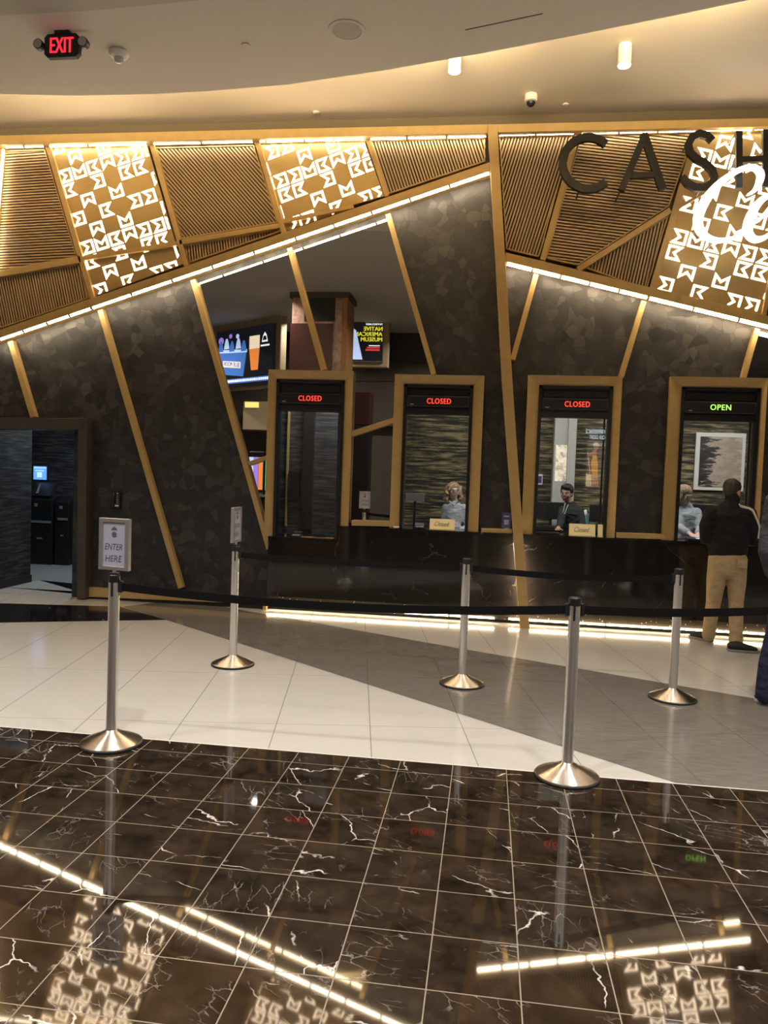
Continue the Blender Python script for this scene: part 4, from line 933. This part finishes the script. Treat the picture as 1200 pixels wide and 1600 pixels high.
LL = [M(1123, 872), M(1119, 905, .05), M(1115, 940, .10), M(1110, 970, .13), M(1107, 993, .16)]
RL = [M(1151, 872), M(1151, 905, .02), M(1150, 940, .02), M(1150, 975, .0), M(1150, 1006, -.02)]
leg = MB()
leg.tube([L4(M(1137, 858), .168, .115), L4(M(1137, 872), .176, .128), L4(M(1137, 888), .172, .125)], 24)
for A_ in (LL, RL):
    leg.tube([L4(A_[0], .098, .115), L4(A_[1], .092, .098), L4(A_[2], .072, .076), L4(A_[3], .066, .070), L4(A_[4], .066, .072)], 18)
    body.tube([L4(A_[0], .07), L4(A_[1], .07), L4(A_[2], .052), L4(A_[3], .05), L4(A_[4]+Vector((0, 0, -.03)), .035)], 12)
fuse(body, 'body', 'skin', man)
swe = fuse(tor, 'sweater', 'sweater_black', man, .010, 5); fuse(leg, 'trousers', 'khaki', man, .010, 4)
MB().tube([L4(M(1137, 860), .184, .125), L4(M(1137, 866), .180, .122)], 30).build('sweater_hem', 'sweater_black', man, smooth=True)
MB().tube([L4(M(1144, 782, .018), .072, .072), L4(M(1144, 778, .03), .068, .068)], 20).build('collar', 'sweater_black', man, smooth=True)
MB().box(M(1146, 866).x, M(1162, 866).x, Ym-.131, Ym-.127, M(1150, 885).z, M(1150, 871).z).build('back_pocket', 'khaki', man, bevel=.004)
st = MB(); bpy.context.view_layer.update()
def snap(o, p_, lift=.004):
    ok, c_, n_, _ = o.closest_point_on_mesh(p_-PO[man.name]); return c_+PO[man.name]+n_*lift
pts = [M(1158, 787, -.06), M(1167, 792, -.08), M(1173, 801, -.07), M(1180, 823, -.045), M(1181.5, 845, -.03)]
pts = smooth_pts([(p_.x, p_.y, p_.z) for p_ in pts], 6)
sp_ = [snap(swe, Vector(p_)+Vector((.03, -.02, .02)), .0) for p_ in pts]
st.tube([L4(p_, .006, .013) for p_ in sp_], 10, (0, 1, 0)).build('shoulder_stripe', 'cream_stripe', man, smooth=True)
hr = MB().ell(qh(0, .026, .042), (.083, .094, .086), Rh).ell(qh(0, .060, -.005), (.070, .052, .062), Rh).ell(qh(0, -.045, .092), (.06, .045, .028), Rh)
for sx in (-1, 1): hr.ell(qh(sx*.068, .012, .040), (.016, .04, .045), Rh)
fuse(hr, 'hair', 'hair_dark', man, .009, 4); face_bits(man, qh, Rh)
z0 = lambda x, y: U(x, y, 0, 2)
a1 = z0(1112, 1003); shoe(man, (a1.x, a1.y-.02, 0), (a1.x-.17, a1.y+.20, 0), 0)
a1 = z0(1142, 1018); shoe(man, (a1.x-.03, a1.y+.02, 0), (a1.x+.26, a1.y+.0, 0), 0)

# --- customer cut by the right edge
Yp = -2.62
K = lambda x, y, dy=0.: U(x, y, Yp+dy)
pr = thing('person', (K(1225, 1100).x, Yp, 0), 'person in grey jacket and dark jeans mostly cut off by the right edge', 'person')
b2 = MB(); hc2 = K(1248, 712); Rh2 = rotm(PI-.2); qk = head_parts(b2, hc2, Rh2)
b2.tube([L4(hc2, .055), L4(K(1248, 760), .06)], 14); t2 = MB()
b2.tube([L4(K(1246, 760), .12, .09), L4(K(1244, 830), .15, .1), L4(K(1244, 900), .15, .1)], 16)
t2.tube([L4(K(1247, 757), .09, .08), L4(K(1246, 772), .19, .11), L4(K(1245, 820), .21, .14), L4(K(1244, 880), .20, .14), L4(K(1244, 905), .19, .135)], 22)
arm = [K(1212, 782), K(1202, 830), K(1198, 862, -.05), K(1206, 893, -.02), K(1214, 905, .04)]
t2.tube([L4(arm[0], .075), L4(arm[1], .066), L4(arm[2], .062), L4(arm[3], .055), L4(arm[4], .045)], 14)
arm2 = [K(1280, 782), K(1290, 835), K(1290, 880), K(1280, 900, .1)]
t2.tube([L4(arm2[0], .075), L4(arm2[1], .066), L4(arm2[2], .058), L4(arm2[3], .045)], 14)
hand(b2, arm[4]+Vector((.02, .02, -.02)), (.5, .3, -1), (0, 1, 0), 1., .6, 1); hand(b2, arm2[3]+Vector((0, 0, -.03)), (0, .2, -1), (0, 1, 0), 1., .6, -1)
l2 = MB(); l2.tube([L4(K(1243, 890), .175, .125), L4(K(1243, 915), .18, .13)], 20)
for xs in ((1228, 1216, 1202, 1196), (1262, 1266, 1268, 1270)):
    l2.tube([L4(K(xs[0], 915), .10), L4(K(xs[1], 985), .085), L4(K(xs[2], 1040), .078), L4(K(xs[3], 1086), .074)], 16)
    b2.tube([L4(K(xs[0], 915), .07), L4(K(xs[1], 985), .06), L4(K(xs[3], 1090), .038)], 12)
fuse(b2, 'body', 'skin', pr); fuse(t2, 'jacket', 'jacket_grey', pr, .012, 5); fuse(l2, 'jeans', 'denim', pr, .011, 4)
fuse(MB().ell(qk(0, .026, .042), (.083, .094, .086), Rh2).ell(qk(0, .060, -.005), (.070, .052, .062), Rh2), 'hair', 'hair_dark', pr, .01, 3); face_bits(pr, qk, Rh2)
a1 = z0(1196, 1096); shoe(pr, (a1.x+.06, a1.y+.0, 0), (a1.x-.08, a1.y-.22+.2, 0), 0, 'shoe_black', 'sole_white'); a1 = z0(1272, 1098); shoe(pr, (a1.x, a1.y, 0), (a1.x+.2, a1.y+.18, 0), 0, 'shoe_black', 'sole_white')

# --- clerks
def clerk(Y, hx, hy, yaw, pitch, label, skin, shirt, shoulders, arms, hair, seat_z, hs=1.):
    C_ = lambda x, y, dy=0.: U(x, y, Y+dy)
    e = thing('person', (C_(hx, hy).x, Y, 0), label, 'person'); hc_ = C_(hx, hy); R_ = rotm(yaw, pitch)
    b = MB(); q_ = head_parts(b, hc_, R_, hs); sx0, sx1, sy = shoulders; mx = (sx0+sx1)/2; wd_ = (C_(sx1, sy).x-C_(sx0, sy).x)/2
    b.tube([L4(hc_+Vector((0, .01, -.05)), .052), L4(C_(mx, sy-2, .02), .055)], 14); t_ = MB(); c0_ = C_(mx, sy)
    t_.tube([L4(C_(mx, sy-3, .01), .07, .065), (c0_.x, Y+.01, c0_.z-.01, wd_*.75, .085), (c0_.x, Y, c0_.z-.08, wd_*.95, .12), (c0_.x, Y, c0_.z-.28, wd_*.92, .14), (c0_.x, Y, c0_.z-.52, wd_*.9, .15), (c0_.x, Y, seat_z, wd_*.95, .16)], 22)
    b.tube([(c0_.x, Y, c0_.z-.05, .1, .07), (c0_.x, Y, seat_z, .12, .1)], 12)
    for A_ in arms:
        t_.tube([L4(A_[0], .062), L4(A_[1], .052), L4(A_[1].lerp(A_[2], .8), .042)], 14); b.tube([L4(A_[0], .04), L4(A_[1], .036), L4(A_[2], .026)], 10)
        hand(b, A_[2], (A_[2]-A_[1]), (0, 0, -1), .95, .3, A_[3])
    lg = MB()
    for s__ in (-1, 1):
        lg.tube([(c0_.x+s__*.09, Y, seat_z+.03, .09, .10), (c0_.x+s__*.10, Y, max(.45, seat_z*.5), .065, .07), (c0_.x+s__*.10, Y, .06, .05, .05)], 14)
    fuse(b, 'body', skin, e); fuse(t_, 'shirt', shirt, e, .012, 4); fuse(lg, 'trousers', 'suit_dark', e, .013, 3)
    for s__ in (-1, 1): MB().box(c0_.x+s__*.10-.045, c0_.x+s__*.10+.045, Y-.16, Y+.08, .0, .07).build('shoe', 'shoe_black', e, bevel=.02)
    face_bits(e, q_, R_, hs); hair(e, q_, R_); return e, q_, R_, C_
def curly(e, q, R):
    h = MB().ell(q(0, .015, .050), (.090, .096, .078), R).ell(q(0, .055, -.02), (.09, .06, .09), R); rnd = random.Random(3)
    for i in range(90):
        sd = rnd.choice((-1, 1)); z = rnd.uniform(-.13, .06); h.ell(q(sd*(.076+rnd.uniform(-.008, .028)-z*.12), rnd.uniform(-.045, .07), z), (.026, .026, .026), R, 10, 6)
    fuse(h, 'hair', 'hair_blond', e, .009, 2)
def short_black(e, q, R):
    h = MB().ell(q(0, .022, .050), (.084, .094, .084), R).ell(q(0, .055, .0), (.074, .055, .07), R).ell(q(.0, -.055, .095), (.062, .042, .030), R).ell(q(.02, -.07, .08), (.045, .025, .022), R)
    for s__ in (-1, 1): h.ell(q(s__*.07, .01, .04), (.016, .04, .05), R)
    fuse(h, 'hair', 'hair_black', e, .009, 3)
Y1 = 1.95; C1 = lambda x, y, dy=0.: U(x, y, Y1+dy)
sh0 = C1(697, 790); sh1 = C1(724, 790)
e, q_, R_, C_ = clerk(Y1, 708.5, 767, .35, 0, 'person with curly blond hair and pale grey shirt behind the second window', 'skin_light', 'shirt_grey', (694, 727, 789),
    [(C1(697, 793), C1(694, 822), C1(700, 838, -.25), 1), (C1(724, 793), C1(727, 822, -.02), C1(717, 838, -.2), -1)], curly, .95)
MB().tube([L4(C1(703, 784, -.09), .012), L4(C1(709, 790, -.12), .012), L4(C1(716, 784, -.09), .012)], 8).build('shirt_collar', 'shirt_grey', e, smooth=True)
for s__ in (-.02, .02): MB().box(q_(s__*1.5, -.09, .004).x-.022, q_(s__*1.5, -.09, .004).x+.022, q_(s__, -.095, 0).y-.002, q_(s__, -.095, 0).y+.002, q_(0, 0, .004).z-.014, q_(0, 0, .004).z+.014).build('glasses_lens', 'pane_glass', e)
Y2 = 1.75; C2 = lambda x, y, dy=0.: U(x, y, Y2+dy)
e, q_, R_, C_ = clerk(Y2, 885.5, 771, -.45, .08, 'person with short black hair, dark suit jacket and lanyard leaning behind the third window', 'skin_tan', 'suit_dark', (876, 909, 792),
    [(C2(879, 797, -.02), C2(876, 818, -.30), U(872, 826, .72), 1), (C2(905, 797), C2(910, 822, -.15), U(893, 834, .9), -1)], short_black, .75)
c = U(876, 814, 1.55); ly = MB().tube([L4(U(883, 786, 1.63), .004), L4(U(880, 800, 1.58), .004), L4(U(877, 810, 1.56), .004)], 8).tube([L4(U(888, 788, 1.63), .004), L4(U(882, 803, 1.57), .004), L4(U(877, 810, 1.56), .004)], 8); ly.build('lanyard', 'lanyard', e)
MB().box(c.x-.035, c.x+.035, 1.545, 1.553, c.z-.05, c.z+.03).build('badge', 'tissue', e)
MB().ell((c.x-.0, 1.543, c.z-.0), (.012, .003, .014)).build('badge_print', 'screen_pale', e)
Y3 = 1.15; C3 = lambda x, y, dy=0.: U(x, y, Y3+dy)
def bob(e, q, R):
    fuse(MB().ell(q(0, .02, .05), (.09, .098, .082), R).ell(q(0, .05, -.03), (.092, .065, .10), R).ell(q(.07, -.01, -.03), (.025, .05, .08), R).ell(q(-.07, -.01, -.03), (.025, .05, .08), R), 'hair', 'hair_blond', e, .010, 3)
e, q_, R_, C_ = clerk(Y3, 1069.5, 774, .5, .35, 'person with fair hair and pale grey shirt bent over the counter behind the open window', 'skin_light', 'shirt_pale', (1056, 1092, 795),
    [(C3(1060, 798), C3(1062, 825, -.15), U(1078, 834, .62), 1), (C3(1088, 800), C3(1094, 826, -.15), U(1090, 836, .60), -1)], bob, .9)

# ================================================================== HALL BEHIND THE VIEWER (seen in the mirrors)
def facing(name, c0, c1, y0, y1, mt, par, bev=0): return MB().box(min(c0[0], c1[0]), max(c0[0], c1[0]), y0, y1, min(c0[1], c1[1]), max(c0[1], c1[1])).build(name, mt, par, bevel=bev)
mat('tv_black', (.01, .01, .012), .3, emit=(.01, .012, .02), es=.6); mat('tv_blue', (.05, .12, .4), .3, emit=(.06, .20, .62), es=1.1)
mat('tv_ice', (.4, .5, .8), .3, emit=(.50, .66, 1), es=1.3); mat('tv_amber', (.6, .2, .05), .3, emit=(.95, .30, .06), es=1.1)
mat('tv_cream', (.8, .7, .5), .3, emit=(1, .85, .62), es=1.2); mat('tv_yellow', (.8, .8, .05), .3, emit=(.95, .90, .04), es=1.3); mat('tv_violet', (.3, .2, .6), .3, emit=(.35, .22, .85), es=1.2)
mat('tv_red', (.7, .05, .05), .3, emit=(.9, .08, .06), es=1.0); mat('tv_white', (.8, .8, .8), .3, emit=(.85, .92, 1), es=1.6); mat('tv_green', (.05, .6, .3), .3, emit=(.05, .9, .4), es=1.4)
# large screen with the bucket and the beer glass; local frame: a across (as read by a viewer facing it), b up
YV = 9.9; g = [MR(335, 527, YV), MR(441, 510, YV), MR(336, 607, YV), MR(416, 590, YV)]
xr, xl = max(v.x for v in g), min(v.x for v in g)          # viewer faces -Y from the wall side, so reading goes +X to -X
ct = MR(388, 557, YV); Wt, Ht = 2.25, 1.30
tv = thing('wall_screen', (ct.x, ct.y-.2, ct.z-Ht/2), 'large screen behind the viewer showing a beer bucket and a tall beer glass', 'screen')
yf = ct.y
def tvbox(a0, a1, b0, b1, mt, name, lay=1, par=tv):
    return MB().box(ct.x+Wt/2-a1*Wt, ct.x+Wt/2-a0*Wt, yf+.002*lay-.002, yf+.002*lay, ct.z-Ht/2+b0*Ht, ct.z-Ht/2+b1*Ht).build(name, mt, par)
def tvpoly(pts, mt, name, lay, par=tv):
    return MB().prism([(ct.x+Wt/2-a*Wt, yf+.002*lay-.002, ct.z-Ht/2+b*Ht) for a, b in pts], (0, .002, 0)).build(name, mt, par)
MB().box(ct.x-Wt/2-.30, ct.x+Wt/2+.22, yf-.25, yf-.06, ct.z-Ht/2-.15, ct.z+Ht/2+.28).build('surround', 'beige_box', tv, bevel=.02)
MB().box(ct.x-Wt/2-.05, ct.x+Wt/2+.05, yf-.06, yf, ct.z-Ht/2-.08, ct.z+Ht/2+.05).build('housing', 'tv_black', tv)
# as read by somebody facing the screen the glass stands left and the bucket right; the mirror swaps them
tvpoly([(.50, .12), (.92, .20), (.98, .62), (.45, .58)], 'tv_blue', 'bucket', 2)
tvpoly([(.44, .57), (.99, .62), (.99, .68), (.44, .63)], 'tv_ice', 'bucket_rim', 3)
for i, (a, b) in enumerate(((.50, .60), (.60, .66), (.72, .62), (.82, .68), (.93, .64))):
    tvpoly([(a-.05, b), (a+.05, b), (a+.035, b+.12), (a+.014, b+.2), (a-.014, b+.2), (a-.035, b+.12)], 'tv_ice' if i % 2 else 'tv_blue', 'bottle_image', 4)
tvpoly([(.24, .22), (.36, .22), (.40, .62), (.22, .62)], 'tv_amber', 'beer', 2); tvpoly([(.22, .62), (.40, .62), (.40, .86), (.22, .86)], 'tv_cream', 'foam', 2)
tvbox(.0, 1, .0, .09, 'tv_blue', 'ticker_bar', 5)
for a, b, r_, mt_ in ((.75, .92, .03, 'tv_violet'), (.93, .85, .05, 'tv_violet'), (.62, .9, .03, 'tv_ice'), (.97, .5, .02, 'tv_violet')):
    tvpoly([(a+r_*math.cos(t*PI/5), b+r_*1.5*math.sin(t*PI/5)) for t in range(10)], mt_, 'light_spot', 2)
tvpoly([(.55, .28), (.88, .34), (.88, .46), (.55, .40)], 'tv_cream', 'label_band', 6)
text(MB(), 'BLUE MOON', (ct.x+Wt/2-.57*Wt, yf+.013, ct.z-Ht/2+.30*Ht), (-1, 0, .12), (0, 0, 1), .29*Wt, .09*Ht, .001, bold=.01).build('label_text', 'tv_blue', tv)
rt_ = random.Random(5); tk = MB(); a_ = .02
while a_ < .95:                                              # the running line is too blurred to read: small blocks
    q = rt_.uniform(.012, .03); tk.box(ct.x+Wt/2-(a_+q)*Wt, ct.x+Wt/2-a_*Wt, yf+.011, yf+.012, ct.z-Ht/2+.025*Ht, ct.z-Ht/2+.07*Ht); a_ += q+.008
tk.build('ticker_marks', 'tv_white', tv)
tvpoly([(.08, .72), (.18, .72), (.16, .84), (.13, .90), (.10, .84)], 'tv_white', 'shield_emblem', 3); tvpoly([(.095, .75), (.165, .75), (.15, .83), (.11, .83)], 'tv_black', 'shield_inside', 4); tvbox(.05, .20, .64, .67, 'tv_white', 'emblem_text', 3)
tv.rotation_euler = (0, 0, .62)
# portrait poster screen
YV2 = 9.9; p0, p1 = MR(551, 502, YV2), MR(599, 566, YV2); yf2 = p0.y
ps = thing('poster_screen', ((p0.x+p1.x)/2, yf2-.15, p1.z), 'lit portrait screen behind the viewer advertising a museum in yellow capitals', 'screen')
facing('surround', (p0.x-.06, p1.z-.13), (p1.x+.12, p0.z+.10), yf2-.22, yf2-.04, 'beige_box', ps, .02)
facing('housing', (p0.x, p1.z), (p1.x, p0.z), yf2-.04, yf2, 'machine_silver', ps)
facing('screen', (p0.x+.02, p1.z+.02), (p1.x-.02, p0.z-.02), yf2-.002, yf2+.003, 'tv_black', ps)
Wp, Hp = p1.x-p0.x, p0.z-p1.z
for t_, w0_, zz, hh, mt_, x_ in (("THE WORLD'S LARGEST", .52, .90, .045, 'tv_white', .05), ('NATIVE', .58, .76, .10, 'tv_yellow', .05), ('AMERICAN', .86, .63, .10, 'tv_yellow', .05), ('MUSEUM', .66, .50, .10, 'tv_yellow', .05)):
    text(MB(), t_, (p1.x-x_*Wp, yf2+.004, p1.z+zz*Hp), (-1, 0, 0), (0, 0, 1), w0_*Wp, hh*Hp, .001, bold=.006).build('lettering', mt_, ps)
for z_, w_, h_2, m_2 in ((.385, .34, .02, 'tv_white'), (.33, .40, .035, 'tv_red'), (.27, .44, .04, 'tv_red')):
    MB().box(p1.x-(.12+w_)*Wp, p1.x-.12*Wp, yf2+.003, yf2+.005, p1.z+z_*Hp, p1.z+(z_+h_2)*Hp).build('print_bar', m_2, ps)
MB().prism([(p0.x+.03, yf2+.004, p1.z+.05), (p0.x+.28, yf2+.004, p1.z+.05), (p0.x+.10, yf2+.004, p1.z+.75), (p0.x+.03, yf2+.004, p1.z+.8)], (0, .002, 0)).build('tent_image', 'tv_ice', ps)
# marble clad column and mahogany panel
YV3 = 6.9; a, b = MR(457, 500, YV3), MR(536, 500, YV3); zt = MR(500, 430, YV3).z
pc = thing('clad_column', ((a.x+b.x)/2, a.y-.3, 0), 'pink marble clad column with dark glass panel behind the viewer', 'column')
MB().box(a.x, b.x, a.y-.75, a.y, 0, 5.28).build('marble_shaft', 'pink_marble', pc, bevel=.01)
g0, g1 = MR(478, 438, YV3), MR(524, 503, YV3); facing('glass_panel', (g0.x, g1.z), (g1.x, g0.z), a.y, a.y+.012, 'dark_glass', pc)
g0, g1 = MR(455, 506, YV3), MR(519, 600, YV3); facing('mahogany_panel', (g0.x, g1.z), (g1.x, g0.z), a.y, a.y+.02, 'mahogany', pc)
g0 = MR(537, 400, YV3); MB().box(b.x, b.x+.10, a.y-.75, a.y+.03, 0, 5.2).build('wood_edge', 'wood_edge', pc)
MB().box(a.x-.05, b.x+.14, a.y-.8, a.y+.05, 5.18, 5.29).build('capital', 'beige_wall', pc)
# dark fascia and wall behind the screens
struct(MB().box(-11.5, 3, -11.4, -11.0, 4.55, 5.29).build('trim_97', 'dark_fascia'))
struct(MB().box(-11.5, 3, -11.3, -11.1, 2.9, 4.55).build('trim_98', 'beige_wall'))
struct(MB().box(-3.4, 1.5, -11.5, -11.3, 0, 4.55).build('trim_99', 'beige_wall'))
# lit bulkhead and slot machines
c0, c1 = MR(381, 627, 10.6), MR(404, 672, 10.6)
e = thing('lit_bulkhead', ((c0.x+c1.x)/2, c0.y-.2, c1.z), 'beige hanging bulkhead with a yellow lamp behind the viewer', 'bulkhead')
facing('box', (c0.x, c1.z), (c1.x+.5, c0.z), c0.y-.5, c0.y, 'beige_box', e, .01); facing('lamp', (c0.x+.05, c0.z-.16), (c1.x, c0.z-.02), c0.y, c0.y+.02, 'yellow_lamp', e)
for i, (px_, cols) in enumerate(((397, ('tv_ice', 'tv_violet', 'tv_amber')), (423, ('tv_green', 'tv_ice', 'tv_red')), (371, ('tv_amber', 'tv_cream', 'tv_violet')))):
    p = MR(px_, 745, 9.6); e = thing('slot_machine', (p.x, p.y-.3, 0), 'slot machine with bright coloured screens behind the viewer, %s of a bank' % ORD[i], 'slot machine', 'bank of slot machines')
    MB().prism([(p.x-.2, p.y-.6, 0), (p.x-.2, p.y, 0), (p.x-.2, p.y, 1.0), (p.x-.2, p.y-.2, 1.05), (p.x-.2, p.y-.2, 2.1), (p.x-.2, p.y-.6, 2.1)], (.4, 0, 0)).build('cabinet', 'machine_black', e, bevel=.03)
    for j, mt_ in enumerate(cols): MB().box(p.x-.18+.12*j, p.x-.07+.12*j, p.y-.2, p.y-.19, 1.15, 1.95).build('lit_screen', mt_, e)
    MB().box(p.x-.2, p.x+.2, p.y-.19, p.y+.05, .98, 1.03).build('button_deck', 'machine_silver', e)
g0, g1 = MR(552, 612, 9.6), MR(578, 665, 9.6)
e = thing('mahogany_kiosk', ((g0.x+g1.x)/2, g0.y-.3, 0), 'tall dark red cabinet behind the viewer under the poster screen', 'cabinet'); facing('base', (g0.x, 0), (g1.x, g1.z), g0.y-.5, g0.y, 'machine_black', e, .02); facing('upper_cabinet', (g0.x, g1.z+.005), (g1.x, g0.z), g0.y-.5, g0.y, 'mahogany', e, .02)
# bright poster light box reflected in the third window glass
for (q0, q1, mt_, nm, lab) in (((918, 690), (938, 762), 'tv_amber', 'poster_light_box', 'tall light box poster with an orange figure behind the viewer'), ((869, 695), (884, 752), 'tv_cream', 'glow_panel', 'tall glowing cream panel behind the viewer')):
    a_, b_ = MR(*q0, 10.5, .099), MR(*q1, 10.5, .099)
    m_ = mat(nm+'_light', (.8, .6, .4), .4); k = N(m_); nz = k.noise(k.mapping(k.pos(), (2.5, 1, 2)), 3.2, 4, .6)
    if nm == 'glow_panel': col = k.ramp(nz.outputs[0], [(.38, (.10, .07, .03)), (.52, (1, .80, .45)), (.66, (1, .95, .8))]); st_ = 11
    else: col = k.ramp(nz.outputs[0], [(.38, (.01, .01, .01)), (.6, (.06, .05, .05)), (.75, (.15, .15, .16))]); st_ = 2
    k.l(col, k.b.inputs['Emission Color']); k.b.inputs['Emission Strength'].default_value = st_
    e = thing(nm, ((a_.x+b_.x)/2, a_.y-.1, 0), lab, 'light box')
    facing('housing', (a_.x-.1, b_.z-.1), (b_.x+.1, a_.z+.35), a_.y-.2, a_.y, 'machine_black', e); facing('lit_face', (a_.x, b_.z), (b_.x, a_.z), a_.y, a_.y+.01, nm+'_light', e)
    MB().box((a_.x+b_.x)/2-.1, (a_.x+b_.x)/2+.1, a_.y-.18, a_.y-.05, 0, b_.z).build('pedestal', 'machine_black', e)
    if nm != 'glow_panel':
        mat('print_orange', (.8, .4, .1), .4, emit=(1, .42, .08), es=7); mat('print_brown', (.4, .2, .1), .4, emit=(.75, .34, .16), es=5)
        mat('print_cream', (.8, .7, .5), .4, emit=(1, .72, .42), es=6); mat('print_white', (.8, .8, .8), .4, emit=(.8, .85, .9), es=6)
        w_ = b_.x-a_.x; h_ = a_.z-b_.z
        def fig(pts, mt_, n_, lay): MB().prism([(b_.x-u_*w_, a_.y+.01+.002*lay, b_.z+v_*h_) for u_, v_ in pts], (0, .002, 0)).build(n_, mt_, e)
        fig([(.22, .30), (.62, .28), (.72, .50), (.60, .70), (.34, .70), (.24, .52)], 'print_orange', 'printed_dress', 1)
        fig([(.34, .70), (.60, .70), (.62, .80), (.42, .84)], 'print_brown', 'printed_shoulders', 2)
        fig([(.55, .78), (.95, .72), (.95, .67), (.55, .70)], 'print_brown', 'printed_arm', 2)
        fig([(.42+.17*math.cos(t*PI/6), .88+.075*math.sin(t*PI/6)) for t in range(12)], 'print_brown', 'printed_face', 3)
        fig([(.42+.22*math.cos(t*PI/8), .915+.07*math.sin(t*PI/8)) for t in range(9)], 'print_white', 'printed_headband', 4)
        fig([(.70, .30), (.76, .30), (.98, .76), (.94, .77)], 'print_cream', 'printed_staff', 1)
        fig([(.60, .02), (1, .02), (1, .30), (.66, .28)], 'print_cream', 'printed_sack', 2)
        fig([(.1, .02), (.58, .02), (.62, .28), (.22, .30)], 'print_brown', 'printed_skirt', 2)
        mat('tv_bright', (1, 1, 1), .4, emit=(.75, .9, 1), es=9); tb = MB(); w_ = b_.x-a_.x
        text(tb, 'EXPERIENCE', (b_.x+.05, a_.y+.004, a_.z+.20), (-1, 0, 0), (0, 0, 1), w_+.1, .10, .001, bold=.01); text(tb, 'OUR STORY', (b_.x+.05, a_.y+.004, a_.z+.06), (-1, 0, 0), (0, 0, 1), w_+.0, .10, .001, bold=.01); tb.build('lettering', 'tv_bright', e)
